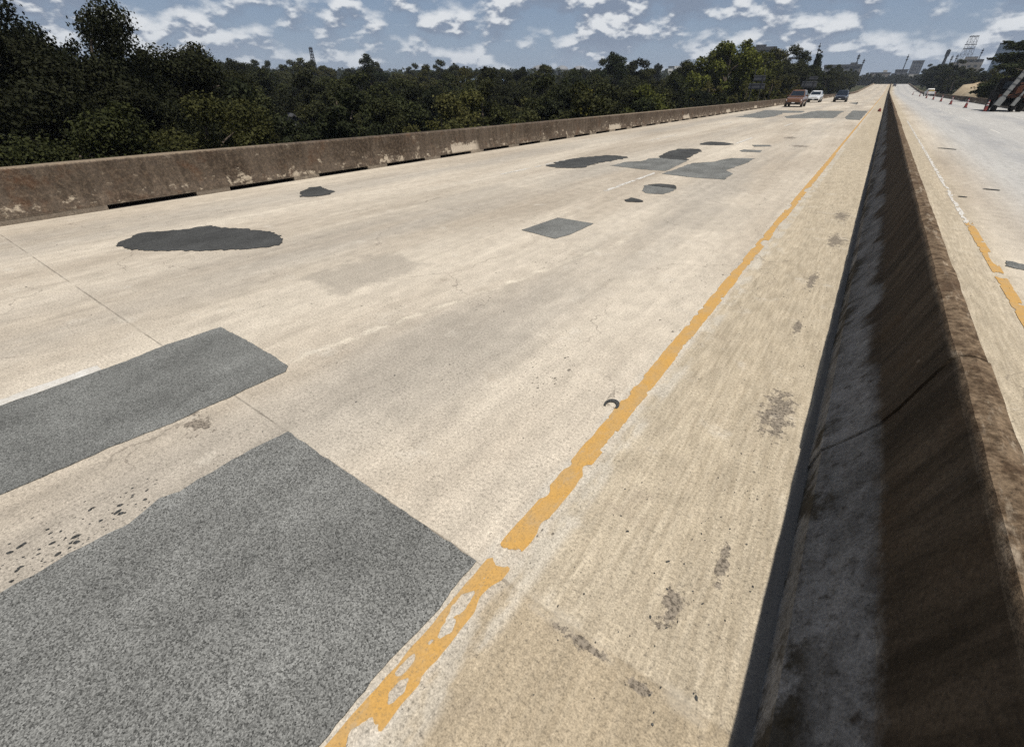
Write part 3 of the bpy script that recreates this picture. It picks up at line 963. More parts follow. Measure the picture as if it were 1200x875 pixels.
vs, fs = [], []
dash = 3.2
for y in (-2.72, 9.57, 21.8, 34.2, 46.5):
    field_mesh(white_fn(-4.36 - (0.11 if y < 0 else 0), 0.058 if y < 0 else 0.048, 0.15 if y < 0 else 0.62), -4.58, -4.22, y, y + dash, 0.025, 0.06 if y < 12 else 0.2, 0.0035, vs, fs)
for k in range(5, 36):
    y = 9.57 + 12.2 * (k - 1)
    field_mesh(lambda x, y: 0.05 - abs(x + 4.38), -4.5, -4.26, y, y + dash, 0.06, 1.0, 0.0035, vs, fs)
for y in (10.0, 21.0, 33.0, 45.2):
    field_mesh(white_fn(-7.55 - 0.012 * (y - 10), 0.05, 0.8), -8.2, -7.3, y, y + 3.4, 0.03, 0.15, 0.0035, vs, fs)
for k in range(4, 36):
    y = 9.0 + 12.2 * k
    field_mesh(lambda x, y: 0.05 - abs(x + 7.95), -8.1, -7.8, y, y + dash, 0.06, 1.0, 0.0035, vs, fs)
for k in range(0, 40):
    y = 22.8 + 12.2 * k
    field_mesh(white_fn(5.32, 0.06, 0.25) if y < 60 else (lambda x, y: 0.05 - abs(x - 5.32)), 5.2, 5.45, y, y + dash, 0.05, 0.5, 0.0035, vs, fs)
field_mesh(white_fn(1.80, 0.040, 0.72), 1.70, 1.90, 10.4, 45.0, 0.02, 0.12, 0.0035, vs, fs)
field_mesh(lambda x, y: 0.05 - abs(x - 8.9), 8.8, 9.0, 30.0, 500.0, 0.06, 2.0, 0.0035, vs, fs)
tag(mesh("white_lane_lines", vs, fs, M_WHITE), kind='structure')

# lost stud's hole by the yellow line, its shade built as a black crescent
mb = MB()
c = (-0.885, 2.45)
outer = [(c[0] + 0.052 * math.cos(a), c[1] + 0.07 * math.sin(a)) for a in [k * math.pi / 9 for k in range(-1, 12)]]
innr = [(c[0] + 0.036 * math.cos(a), c[1] - 0.012 + 0.045 * math.sin(a)) for a in [k * math.pi / 9 for k in range(-1, 12)]]
n = len(outer)
v = [(x, y, 0.010) for x, y in outer] + [(x, y, 0.012) for x, y in innr] + [(x, y, 0.0) for x, y in outer] + [(x, y, 0.0) for x, y in innr]
f = []
for k in range(n - 1):
    f += [(k, k + 1, n + k + 1, n + k), (k, 2 * n + k, 2 * n + k + 1, k + 1), (n + k, n + k + 1, 3 * n + k + 1, 3 * n + k)]
mb.add(v, f)
o = mb.build("stud_hole_shade", M_PATCH_DARK)
tag(o, "black crescent standing for shade in a lost stud hole beside the yellow line", "road stud")

# ------------------------------------------------------------------ trees
m, t, b = material("leaves", 0.75, 0.12)
oi = t.new('ShaderNodeObjectInfo')
ge = t.new('ShaderNodeNewGeometry')
rnd = ge.outputs['Random Per Island']
dark_c = t.mix(oi.outputs['Random'], (0.020, 0.0235, 0.010, 1), (0.036, 0.036, 0.014, 1))
lite_c = t.mix(oi.outputs['Random'], (0.062, 0.068, 0.028, 1), (0.092, 0.088, 0.036, 1))
lc = t.mix(rnd, dark_c, lite_c)
lc = t.mix(1.0, lc, oi.outputs['Color'], 'MULTIPLY')
t.put(b.inputs['Base Color'], lc)
tr = t.new('ShaderNodeBsdfTranslucent')
t.put(tr.inputs[0], lc)
ms = t.new('ShaderNodeMixShader')
ms.inputs[0].default_value = 0.22
out = m.node_tree.nodes['Material Output']
t.l.new(b.outputs[0], ms.inputs[1])
t.l.new(tr.outputs[0], ms.inputs[2])
t.l.new(ms.outputs[0], out.inputs[0])
M_LEAF = m
M_BARK = plain("bark", (0.075, 0.058, 0.042), 0.95, var=0.35, scale=6)


def leaf_cloud(rs, clumps, per, size, squash=0.8):
    """many small leaf faces gathered in clumps; returns verts, faces arrays"""
    P, S = [], []
    for (c, r) in clumps:
        n = int(per * (r ** 2))
        d = rs.normal(size=(n, 3))
        d /= np.linalg.norm(d, axis=1)[:, None]
        rad = r * (0.35 + 0.65 * rs.random(n) ** 0.5) * (1 + 0.25 * rs.normal(size=n) * 0.6)
        p = d * rad[:, None]
        p[:, 2] *= squash
        P.append(np.array(c) + p)
        S.append(d)
    P = np.concatenate(P)
    D = np.concatenate(S)
    n = len(P)
    nrm = D * 0.7 + rs.normal(size=(n, 3)) * 0.75 + np.array([0, 0, 0.45])
    nrm /= np.linalg.norm(nrm, axis=1)[:, None]
    up = rs.normal(size=(n, 3))
    a = np.cross(nrm, up)
    a /= np.linalg.norm(a, axis=1)[:, None]
    bb = np.cross(nrm, a)
    s = size * (0.55 + 0.9 * rs.random(n))[:, None]
    asp = (0.45 + 0.35 * rs.random(n))[:, None]
    bend = nrm * s * (0.25 * rs.random(n))[:, None]
    V = np.stack([P - a * s - bend, P - bb * s * asp, P + a * s - bend, P + bb * s * asp], 1).reshape(-1, 3)
    F = np.arange(4 * n).reshape(-1, 4)
    return V, F


def np_mesh(name, V, F, mat):
    me = bpy.data.meshes.new(name)
    me.vertices.add(len(V))
    me.vertices.foreach_set('co', V.astype(np.float32).ravel())
    me.loops.add(F.size)
    me.loops.foreach_set('vertex_index', F.astype(np.int32).ravel())
    me.polygons.add(len(F))
    me.polygons.foreach_set('loop_start', np.arange(0, F.size, F.shape[1], dtype=np.int32))
    me.update(calc_edges=True)
    me.materials.append(mat)
    return me


def tree_meshes(seed, H, kind='broad', leaf=0.22, per=300):
    rs = np.random.RandomState(seed)
    rr = random.Random(seed)
    clumps = []
    trunk = MB()
    lean = (rr.uniform(-.05, .05) * H, rr.uniform(-.05, .05) * H)
    if kind == 'cypress':
        for k in range(16):
            f = k / 15
            r = H * (0.135 * (1 - f) ** 0.7 + 0.018)
            for q in range(2 if f < 0.8 else 1):
                clumps.append(((lean[0] * f + rr.uniform(-.5, .5) * r, lean[1] * f + rr.uniform(-.5, .5) * r, H * (0.1 + 0.88 * f)), r))
        trunk.tube([(0, 0, 0), (lean[0], lean[1], H * 0.9)], [H * .02, H * .004])
    else:
        if kind == 'broad':
            n, zc, rx, rz = 46, 0.60, 0.27, 0.38
        elif kind == 'tall':
            n, zc, rx, rz = 44, 0.60, 0.20, 0.40
        elif kind == 'wide':
            n, zc, rx, rz = 50, 0.52, 0.36, 0.44
        elif kind == 'dense':
            n, zc, rx, rz = 84, 0.54, 0.33, 0.44
        elif kind == 'bush':
            n, zc, rx, rz = 44, 0.46, 0.48, 0.50
        else:  # pine: separate shelves of needles
            n, zc, rx, rz = 26, 0.70, 0.26, 0.28
        trunk.tube([(0, 0, -1.0), (lean[0] * .3, lean[1] * .3, H * .3), (lean[0] * .7, lean[1] * .7, H * .6), (lean[0], lean[1], H * .88)],
                   [H * .026, H * .020, H * .013, H * .004], 7)
        lob = [(rr.uniform(0, 6.28), rr.uniform(-.5, .9), rr.uniform(.12, .34)) for _ in range(6)]
        for k in range(n):
            d = rs.normal(size=3)
            d /= np.linalg.norm(d)
            s = 0.80 + 0.30 * rs.random()
            for la, lz, lw in lob:
                g = d[0] * math.cos(la) * math.sqrt(1 - lz * lz * .5) + d[1] * math.sin(la) * math.sqrt(1 - lz * lz * .5) + d[2] * lz
                s += lw * max(0, g - .55) * 1.2
            s *= 0.45 + 0.55 * rs.random() ** 0.45
            z = zc + d[2] * rz * s
            z = max(0.10, z)
            taper = 1.0 if z < zc else 1.0 - 0.25 * (z - zc) / rz
            c = (lean[0] * z + d[0] * rx * H * s * taper, lean[1] * z + d[1] * rx * H * s * taper, z * H)
            r = H * rr.uniform(0.05, 0.105) * (0.9 if kind != 'pine' else 0.9)
            clumps.append((c, r))
            if k % 3 == 0:
                hz = max(0.15, min(0.82, z - rr.uniform(.08, .22)))
                st = (lean[0] * hz, lean[1] * hz, hz * H)
                md = ((st[0] + c[0]) / 2, (st[1] + c[1]) / 2, (st[2] * .4 + c[2] * .6) + H * .01)
                trunk.tube([st, md, c], [H * .008, H * .005, H * .0015], 5, False)
        # loose sprays beyond the outline
        for k in range(14):
            c, r = clumps[rr.randrange(len(clumps))]
            d = Vector((c[0], c[1], c[2] - zc * H)).normalized()
            clumps.append(((c[0] + d.x * r * 1.15, c[1] + d.y * r * 1.15, c[2] + d.z * r * 0.75), r * rr.uniform(.3, .5)))
    V, F = leaf_cloud(rs, clumps, per, leaf, 0.75 if kind != 'pine' else 0.45)
    cm = np_mesh("crown", V, F, M_LEAF)
    me = bpy.data.meshes.new("trunk")
    me.from_pydata(trunk.v, [], trunk.f)
    me.polygons.foreach_set('use_smooth', [True] * len(me.polygons))
    me.materials.append(M_BARK)
    return cm, me, H


H0 = 13.0
PROTO = {
    'broad': [tree_meshes(s, H0, 'broad', 0.13, 480) for s in (11, 12, 13, 14)],
    'tall': [tree_meshes(s, H0, 'tall', 0.125, 520) for s in (21, 22)],
    'wide': [tree_meshes(s, H0, 'wide', 0.13, 480) for s in (31, 32, 33, 34)],
    'dense': [tree_meshes(s, H0, 'dense', 0.14, 430) for s in (35, 36)],
    'bush': [tree_meshes(s, H0 * .5, 'bush', 0.10, 900) for s in (41, 42)],
    'cypress': [tree_meshes(51, H0, 'cypress', 0.12, 700)],
    'near': [tree_meshes(s, H0, 'dense', 0.066, 1500) for s in (61, 62, 63)],
    'pine': [tree_meshes(71, H0, 'pine', 0.10, 800)],
}
trng = random.Random(99)


def tree(kind, x, y, top, label, group=None, tint=(1, 1, 1), zb=None, cat='tree', wide=1.0):
    cm, tm, H = trng.choice(PROTO[kind])
    zb = terrain_z(x, y) if zb is None else zb
    s = (top - zb) / (H * 0.99)
    nm = 'shrub' if kind == 'bush' and cat == 'shrub' else 'tree'
    o = thing(nm, (x, y, zb), label, cat, group, trng.uniform(0, 6.28))
    w = s * wide * trng.uniform(0.92, 1.12)
    o.scale = (w, w, s)
    c = link("crown", cm, o)
    v = trng.uniform(0.75, 1.2)
    c.color = (tint[0] * v, tint[1] * v, tint[2] * v, 1)
    link("trunk", tm, o)
    return o


def dirpt(az, d):
    return d * math.sin(R(az)), d * math.cos(R(az))


# the tall dark trees close beyond the parapet at the far left
for az, d, e, lab, w in ((-80.8, 30, .088, "tall dark tree cut off by the left edge of the photo", 1.0),
                         (-77.6, 33, .086, "tall dark tree second from the left edge, with a notch beside it", 0.85),
                         (-74.2, 32, .084, "tallest dark tree, its rounded top standing above the left woods", 0.85)):
    x, y = dirpt(az, d)
    tree('near', x, y, 1.9 + d * e, lab, "big trees at the left end of the woods", (0.36, 0.39, 0.38), wide=w)
for az, d, e, lab in ((-71.2, 36, .058, "leafy tree with ragged top right of the tall trees"),
                      (-66.8, 44, .052, "dark tree with a small pointed tip among the left woods"),
                      (-76.5, 22, -.035, "pale green low tree under the tallest dark tree"),
                      (-68.0, 27, -.025, "pale green low tree behind the parapet at left")):
    x, y = dirpt(az, d)
    tree('near', x, y, 1.9 + d * e, lab, "trees of the left woods", (0.75, 0.78, 0.58) if 'pale' in lab else (0.48, 0.5, 0.44), wide=1.0)

x, y = dirpt(-58.9, 53)
tree('wide', x, y, -1.75, "low tree screening the pale gabled house", "trees of the left woods", (0.8, 0.84, 0.68), wide=.45)
LAB_W = "dark olive broadleaf tree packed among its neighbours in the left woods"
GRP_W = "trees of the dense woods below the bridge"
cnt = 0


def skyline(az):
    return float(np.interp(az, [-90, -70, -66, -60, -52, -40, -25, -16], [.05, .036, .036, .036, .036, .032, .033, .034]))


# rows of woodland trees, nearest rows first
for d0, n, drop in ((40, 13, -.030), (54, 17, -.008), (72, 20, .006), (96, 24, .016), (130, 26, .022), (175, 28, .027), (235, 30, .030)):
    for k in range(n):
        az = -71 + (58 - (d0 < 60) * 6) * (k + trng.uniform(0.1, 0.9)) / n
        d = d0 * trng.uniform(0.88, 1.14)
        if (-60.6 < az < -58.3 and d < 75) or (-63.0 < az < -56.5 and d < 48):
            continue            # the gap with the pale house
        x, y = dirpt(az, d)
        if x > -16.5 - 0.02 * y:
            continue
        e = skyline(az)
        top = 1.9 + d * (drop + trng.uniform(-.016, .012))
        top = min(top, 1.9 + d * (e + trng.uniform(-.005, .006)))
        kind = trng.choice(['broad', 'dense', 'wide', 'dense', 'tall'])
        tint = trng.choice([(0.42, 0.46, 0.43), (0.65, 0.70, 0.60), (0.8, 0.82, 0.66), (1.02, 1.0, 0.78), (0.55, 0.60, 0.58)])
        tree(kind, x, y, top, LAB_W, GRP_W, tint)
        cnt += 1

# trees that stand out of the woods' outline
for az, d, e, kind, lab, tint in (
        (-50.6, 150, .045, 'broad', "dark round-topped tree rising above the tree line left of centre", (.6, .7, .7)),
        (-57.6, 140, .037, 'broad', "dark tree beside the lookout tower rising over the woods", (.7, .75, .75)),
        (-25.0, 120, .047, 'tall', "dark narrow tree standing highest between lookout tower and olive tree", (.55, .65, .65)),
        (-17.2, 110, .042, 'broad', "small dark-topped tree left of the big olive tree", (.75, .8, .7)),
        (-28.0, 52, -.004, 'broad', "yellowish tree with bright crown near the middle of the parapet", (1.9, 1.8, .8)),
        (-22.0, 60, .004, 'broad', "olive tree lit on top just behind the parapet", (1.5, 1.5, .8)),
        (-40.0, 47, -.012, 'wide', "light olive spreading tree behind the damaged part of the parapet", (1.45, 1.45, 1.0)),
        (-34.5, 60, -.006, 'broad', "grey green loose tree near the blue roofs", (1.3, 1.3, 1.15)),
        (-13.9, 104, .069, 'dense', "big sunlit olive tree towering beside the first road sign", (1.95, 2.0, .85)),
        (-11.7, 112, .054, 'dense', "olive tree right behind the first road sign", (1.5, 1.5, .75)),
        (-10.2, 122, .040, 'dense', "green tree between the two road signs", (.95, .95, .8)),
        (-8.6, 140, .046, 'dense', "dark rounded tree above the white car", (.7, .78, .75)),
        (-7.2, 150, .040, 'dense', "dark broad tree behind the cars", (.6, .68, .68)),
        (-6.3, 150, .052, 'cypress', "black spiky cypress, left of the pair above the second sign", (.45, .55, .6)),
        (-5.7, 152, .050, 'cypress', "black spiky cypress, right of the pair above the second sign", (.45, .55, .6)),
        (-4.6, 185, .026, 'dense', "dark tree below the long flat roof", (.65, .7, .65)),
        (-3.6, 215, .022, 'dense', "dark green tree by the road below the mast", (.75, .78, .7)),
        (-2.7, 260, .020, 'dense', "tree beside the climbing road at its left bend", (.8, .85, .75)),
        (-2.0, 320, .019, 'broad', "far tree left of the road crest", (.8, .85, .75)),
        (-9.4, 100, .012, 'bush', "low roadside bush behind the orange car", (1.2, 1.1, .8)),
        (-6.9, 125, .006, 'bush', "low roadside bush behind the second sign", (1.3, 1.2, .8)),
        (-11.6, 95, .012, 'bush', "low roadside bush under the first sign", (1.2, 1.1, .8)),
        (-15.2, 88, .012, 'bush', "olive undergrowth left of the first sign", (1.3, 1.2, .8)),
        (2.3, 415, .027, 'dense', "dark leafy tree nearest the white pickup's left", (.7, .76, .66)),
        (3.15, 312, .031, 'dense', "dark wide tree rising behind the white pickup", (.62, .68, .6)),
        (3.9, 252, .030, 'dense', "dark wide tree right of the white pickup", (.6, .66, .58)),
        (4.3, 230, .018, 'bush', "dark bush at the left end of the bare earth bank", (.6, .66, .58)),
        (5.2, 222, .020, 'broad', "dull green tree above the bare earth bank", (.8, .85, .8)),
        (6.2, 225, .022, 'broad', "dark tree below the blue glass tower", (.6, .66, .6)),
        (7.5, 172, .030, 'dense', "olive tree behind the attenuator truck", (.95, .95, .65)),
        (8.3, 140, .044, 'dense', "olive tree cut by the right edge behind the truck", (.9, .92, .65)),
        (8.0, 136, .012, 'dense', "dark low tree left of the raised crash cushion", (.5, .55, .5)),
        (7.6, 150, .015, 'dense', "dark tree directly behind the raised crash cushion", (.45, .5, .45)),
        (2.75, 350, .029, 'dense', "dark tree behind the pickup, next to the road", (.5, .55, .5)),
        (4.7, 250, .024, 'dense', "dark tree over the left part of the bare earth", (.55, .6, .55)),
        (5.7, 240, .020, 'dense', "dull dark tree over the right part of the bare earth", (.6, .64, .6)),
        (9.6, 125, .070, 'pine', "dark pine reaching in from the right edge above the truck", (.4, .5, .45)),
):
    x, y = dirpt(az, d)
    if x < 0:
        x = min(x, -16.0)
    else:
        x = max(x, 14.2 if kind == 'bush' else 17.0)
        y = math.sqrt(max(1, d * d - x * x)) if d > x else y
    if kind == 'bush':
        tree(kind, x, y, 1.9 + d * e, lab, None, tint, zb=max(terrain_z(x, y), -3.5), cat='shrub', wide=0.9)
    else:
        tree(kind, x, y, 1.9 + d * e, lab, None, tint, wide=1.5 if kind == 'pine' else 1.0)

# undergrowth trees along both road edges further on
LAB_R = "dark roadside tree in the row lining the climbing road"
for k in range(34):
    d = 205 + 11 * k
    for s in (-1, 1):
        if s > 0 and d < 290:
            continue
        x = s * trng.uniform(18, 36)
        y = d + trng.uniform(-8, 8)
        tree('broad', x, y, terrain_z(x, y) + trng.uniform(7.0, 10.5), LAB_R, "roadside trees of the far climb", trng.choice([(.6, .66, .6), (.8, .85, .7), (1, .95, .75)]), wide=1.15)

for k in range(26):
    az = -3.4 + 7.4 * (k + trng.random()) / 26
    d = trng.uniform(590, 680)
    x, y = dirpt(az, d)
    tree('dense', x, y, 1.9 + d * trng.uniform(.013, .0195), "small dark tree in the row behind the road crest", "trees behind the road crest", (.55, .6, .6), wide=1.3)

# far woods nobody could count: one mass
rs = np.random.RandomState(5)
cl = []
for k in range(1500):
    az = rs.uniform(-92, 26)
    d = rs.uniform(290, 1150)
    x, y = dirpt(az, d)
    if abs(x) < 38 and y < 620:
        continue
    zt = terrain_z(x, y)
    tgt = min(zt + rs.uniform(9, 17), 1.9 + d * (skyline(az) + 0.002 + rs.uniform(-.004, .0035)) if az < -14 else 1.9 + d * rs.uniform(.012, .021))
    h = max(5.0, tgt - zt)
    w = rs.uniform(3.5, 6.5)
    for q in range(5):
        f = rs.uniform(0.35, 0.95)
        cl.append(((x + rs.normal() * w * .55, y + rs.normal() * w * .55, zt + h * f - w * .35 * f), w * (1.15 - .75 * f) * rs.uniform(.7, 1.1)))
V, F = leaf_cloud(rs, cl, 3.2, 1.15, 0.85)
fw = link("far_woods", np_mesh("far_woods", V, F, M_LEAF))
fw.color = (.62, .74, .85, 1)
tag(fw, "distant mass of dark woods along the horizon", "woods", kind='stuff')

# ------------------------------------------------------------------ vehicles
M_GLASS = plain("car_glass", (0.012, 0.016, 0.022), 0.08, var=0.0, spec=0.6)
M_TYRE = plain("tyre_rubber", (0.012, 0.012, 0.012), 0.9)
M_RIM = plain("wheel_rim", (0.35, 0.35, 0.36), 0.35, 0.8)
M_DARKPL = plain("dark_plastic", (0.02, 0.02, 0.022), 0.6)
M_LAMP = plain("headlight_lens", (0.75, 0.77, 0.78), 0.12, var=0.02, spec=0.7)
M_PLATE = plain("number_plate", (0.6, 0.6, 0.58), 0.5)
M_TAIL = plain("tail_lamp", (0.35, 0.012, 0.01), 0.2)


def loft(sec, closed_ends=True):
    """sec: list of lists of points, same count, open strips mirrored in x to closed rings"""
    vs, fs, n = [], [], 0
    for s in sec:
        ring = [(-x, y, z) for x, y, z in s] + [(x, y, z) for x, y, z in reversed(s)]
        n = len(ring)
        vs += ring
    for j in range(len(sec) - 1):
        for i in range(n):
            i2 = (i + 1) % n
            fs.append((j * n + i, j * n + i2, (j + 1) * n + i2, (j + 1) * n + i))
    fs += [tuple(range(n)), tuple((len(sec) - 1) * n + i for i in range(n))]
    return vs, fs


def make_car(loc, rz, label, colour, L=4.6, Wd=1.86, H=1.68, style='suv', group="oncoming cars in the distance"):
    """nose points along local -y"""
    root = thing("car", loc, label, "car", group, rz)
    M_PAINT = plain("car_paint", colour, 0.32, 0.15, 0.03, coat=0.7)
    h = Wd / 2
    belt = 0.62 * H if style == 'suv' else 0.60 * H
    hood = belt - 0.04
    gc = 0.26
    # stations: y, lower z, half width, shoulder z, top z
    st = [(-L / 2, 0.42, h * .74, 0.58, 0.74 * hood), (-L / 2 + .10, 0.30, h * .88, 0.66, hood * .88), (-L / 2 + .45, gc, h * .98, 0.74, hood * .95),
          (-L * .18, gc, h, 0.80, hood), (-L * .12, gc, h, 0.82, belt), (L * .30, gc, h, 0.84, belt + .03), (L / 2 - .25, 0.30, h * .97, 0.84, belt + .03), (L / 2, 0.46, h * .86, 0.80, belt - .03)]
    sec = [[(w * .90, y, zl), (w, y, (zl + zs) / 2), (w * .985, y, zs), (w * .90, y, zt - .015), (w * .72, y, zt)] for y, zl, w, zs, zt in st]
    mb = MB()
    mb.add(*loft(sec))
    # cabin
    yA, yB, yC, yD = -L * .19, -L * .02, (L * .36 if style == 'suv' else L * .20), (L * .47 if style == 'suv' else L * .38)
    wB, wT = h * .90, h * .70
    cab = [[(wB, yA, belt - .02), (wB * .96, yA + .02, belt), (wB * .9, yA + .03, belt + .01), (wB * .6, yA + .03, belt + .015)],
           [(wB, yB, belt - .02), ((wB + wT) / 2, yB, (belt + H) / 2), (wT, yB, H - .06), (wT * .8, yB, H - .015)],
           [(wB, (yB + yC) / 2, belt - .02), ((wB + wT) / 2, (yB + yC) / 2, (belt + H) / 2), (wT, (yB + yC) / 2, H - .03), (wT * .8, (yB + yC) / 2, H)],
           [(wB, yC, belt - .02), ((wB + wT) / 2, yC, (belt + H) / 2), (wT, yC, H - .06), (wT * .8, yC, H - .03)],
           [(wB * .97, yD, belt - .02), (wB * .93, yD, belt + .02), (wB * .9, yD - .01, belt + .05), (wB * .6, yD - .01, belt + .07)]]
    mb.add(*loft(cab))
    mb.build("body", M_PAINT, root, smooth=False, bevel=0.012)

    def panel(name, q, mat, off, parent=root, th=0.012):
        q = [Vector(p) for p in q]
        nrm = (q[1] - q[0]).cross(q[2] - q[0]).normalized()
        cen = sum(q, Vector()) / len(q)
        if nrm.dot(cen - Vector((0, 0, .8))) < 0:
            nrm = -nrm
        a = [p + nrm * off for p in q]
        b2 = [p - nrm * th for p in q]
        k = len(q)
        m2 = MB().add(a + b2, [tuple(range(k)), tuple(range(2 * k - 1, k - 1, -1))] + [(i, (i + 1) % k, k + (i + 1) % k, k + i) for i in range(k)])
        return m2.build(name, mat, parent)

    def lerp(a, b2, f):
        return tuple(a[i] + (b2[i] - a[i]) * f for i in range(3))

    # windscreen
    lo, hi = (wB * .9, yA + .03, belt + .012), (wT * .93, yB, H - .045)
    p0, p1 = lerp(lo, hi, .06), lerp(lo, hi, .92)
    ws = panel("windscreen", [(-p0[0] * .97, p0[1], p0[2]), (p0[0] * .97, p0[1], p0[2]), (p1[0] * .97, p1[1], p1[2]), (-p1[0] * .97, p1[1], p1[2])], M_GLASS, .02)
    lo, hi = (wB * .9, yD - .01, belt + .06), (wT * .93, yC, H - .045)
    p0, p1 = lerp(lo, hi, .10), lerp(lo, hi, .88)
    panel("rear_window", [(-p0[0] * .95, p0[1], p0[2]), (p0[0] * .95, p0[1], p0[2]), (p1[0] * .95, p1[1], p1[2]), (-p1[0] * .95, p1[1], p1[2])], M_GLASS, .02)
    ym = (yB + yC) / 2
    for s in (-1, 1):
        for (a, c, sl) in ((yA + .38, ym - .06, .30), (ym + .04, yC + .05, 0)):
            zb, zt = belt + .05, H - .12
            xb, xt = wB * .985 - .01, wT + .015
            panel("side_window", [(s * xb, a, zb), (s * xb, c, zb), (s * xt, c, zt), (s * xt, a + sl, zt)], M_GLASS, .018)
        # headlight, mirror, tail lamp
        panel("headlight", [(s * h * .50, -L / 2 + .035, .66), (s * h * .86, -L / 2 + .11, .66), (s * h * .86, -L / 2 + .11, .80), (s * h * .50, -L / 2 + .045, .80)], M_LAMP, .03, th=.05)
        panel("tail_lamp", [(s * h * .60, L / 2, .72), (s * h * .90, L / 2 - .05, .72), (s * h * .90, L / 2 - .08, .95), (s * h * .62, L / 2, .95)], M_TAIL, .03, th=.05)
        MB().box((s * (h + .07), yA + .42, belt + .08), (.20, .10, .14)).build("door_mirror", M_PAINT, root, bevel=.02)
        for wy in (-L * .31, L * .30):
            r = .36 if style == 'suv' else .33
            c = (s * (h - .10), wy, r)
            ty = MB().lathe([(r * .60, -.115), (r * .94, -.115), (r, -.08), (r, .08), (r * .94, .115), (r * .60, .115)], 20, axis='X').build("wheel", M_TYRE, root, smooth=False)
            ty.location = c
            rim = MB().lathe([(r * .62, -.10 * 1), (r * .62, .10)], 16, axis='X')
            for q in range(5):
                a = q * 1.2566
                rim.bar((s * .108, 0, 0), (s * .108, math.cos(a) * r * .56, math.sin(a) * r * .56), .05, .02)
            rim.build("rim", M_RIM, ty)
            MB().lathe([(r * 1.13, -.02), (r * 1.13, .02)], 20, (s * (h - .006), wy, r + .01), 'X').build("wheel_arch", M_DARKPL, root)
    panel("grille", [(-h * .46, -L / 2 + .02, .56), (h * .46, -L / 2 + .02, .56), (h * .46, -L / 2 + .03, .78), (-h * .46, -L / 2 + .03, .78)], M_DARKPL, .02, th=.05)
    panel("bumper", [(-h * .80, -L / 2 + .05, .31), (h * .80, -L / 2 + .05, .31), (h * .80, -L / 2 - .0, .52), (-h * .80, -L / 2 - .0, .52)], M_DARKPL, .03, th=.08)
    panel("number_plate", [(-.16, -L / 2 - .035, .42), (.16, -L / 2 - .035, .42), (.16, -L / 2 - .035, .52), (-.16, -L / 2 - .035, .52)], M_PLATE, .01)
    return root


make_car((-8.75, 72.3, 0), 0.0, "copper orange car, nearest and leftmost of the oncoming cars", (0.15, 0.074, 0.042), 4.7, 1.90, 1.78)
make_car((-9.30, 98.2, 0), 0.0, "white car driving between the orange and blue cars", (0.74, 0.75, 0.75), 4.6, 1.86, 1.62)
make_car((-5.95, 103.0, 0), 0.0, "dark blue car with pale headlights, rightmost of the oncoming cars", (0.016, 0.022, 0.038), 4.6, 1.84, 1.70)
make_car((2.6, 430, zroad(430)), math.pi, "tiny dark car far up the opposite carriageway", (0.05, 0.055, 0.065), 4.6, 1.85, 1.7, group="vehicles on the opposite carriageway")


# white pickup standing on the far shoulder, seen from behind
def make_pickup(loc, rz):
    root = thing("pickup_truck", loc, "white work pickup with loaded rack parked on the right shoulder", "pickup", "vehicles on the opposite carriageway", rz)
    Mw = plain("white_van_paint", (0.72, 0.72, 0.70), 0.35, 0.0, 0.04, coat=0.5)
    mb = MB()
    st = [(-2.7, .45, .78, .70, .85), (-2.55, .36, .95, .80, 1.05), (-1.2, .34, 1.0, .90, 1.12), (-1.1, .34, 1.0, .92, 1.14), (.7, .34, 1.0, .92, 1.16), (.72, .34, 1.0, .92, 1.16)]
    mb.add(*loft([[(w * .9, y, a), (w, y, (a + s) / 2), (w, y, s), (w * .93, y, z - .02), (w * .7, y, z)] for y, a, w, s, z in st]))
    mb.add(*loft([[(.93, -1.3, 1.10), (.92, -1.28, 1.12), (.7, -1.27, 1.13)], [(.93, -.6, 1.10), (.76, -.6, 1.86), (.6, -.6, 1.92)], [(.93, .5, 1.10), (.76, .5, 1.88), (.6, .5, 1.93)], [(.93, .68, 1.10), (.80, .66, 1.70), (.6, .66, 1.75)]]))
    mb.build("body", Mw, root, bevel=.012)
    bd = MB()
    bd.box((0, 1.75, .62), (1.9, 2.0, .10))
    for s in (-1, 1):
        bd.box((s * .95, 1.75, .88), (.09, 2.0, .62))
    bd.box((0, 2.74, .88), (1.82, .07, .60))
    bd.build("cargo_bed", Mw, root, bevel=.01)
    MB().box((0, .685, 1.42), (1.3, .02, .45)).build("rear_window", M_GLASS, root)
    for s in (-1, 1):
        MB().box((s * .875, -.1, 1.42), (.03, 1.2, .42), Matrix.Rotation(-s * .22, 3, 'Y')).build("side_window", M_GLASS, root)
        MB().box((s * .88, 2.79, .95), (.14, .03, .34)).build("tail_lamp", M_TAIL, root)
        for wy in (-1.8, 1.75):
            ty = MB().lathe([(.22, -.12), (.38, -.12), (.40, -.08), (.40, .08), (.38, .12), (.22, .12)], 20, axis='X').build("wheel", M_TYRE, root)
            ty.location = (s * .90, wy, .40)
            MB().lathe([(.23, -.11), (.23, .11)], 14, axis='X').build("rim", M_RIM, ty)
    rk = MB()
    for s in (-1, 1):
        for wy in (.85, 2.6):
            rk.box((s * .93, wy, 1.55), (.06, .06, .8))
        rk.box((s * .93, 1.72, 1.95), (.06, 1.85, .06))
    for wy in (.85, 1.7, 2.6):
        rk.box((0, wy, 1.95), (1.86, .06, .05))
    rk.build("ladder_rack", M_DARKPL, root)
    MB().box((0, 1.7, 1.18), (1.5, 1.6, .8), taper=.8).build("load", plain("ochre_load", (0.42, 0.30, 0.10), 0.8, var=.3), root, bevel=.05)
    MB().box((0, 2.84, .50), (1.9, .12, .16)).build("rear_bumper", M_RIM, root, bevel=.02)
    return root


make_pickup((10.6, 203, 0), math.pi + 0.10)


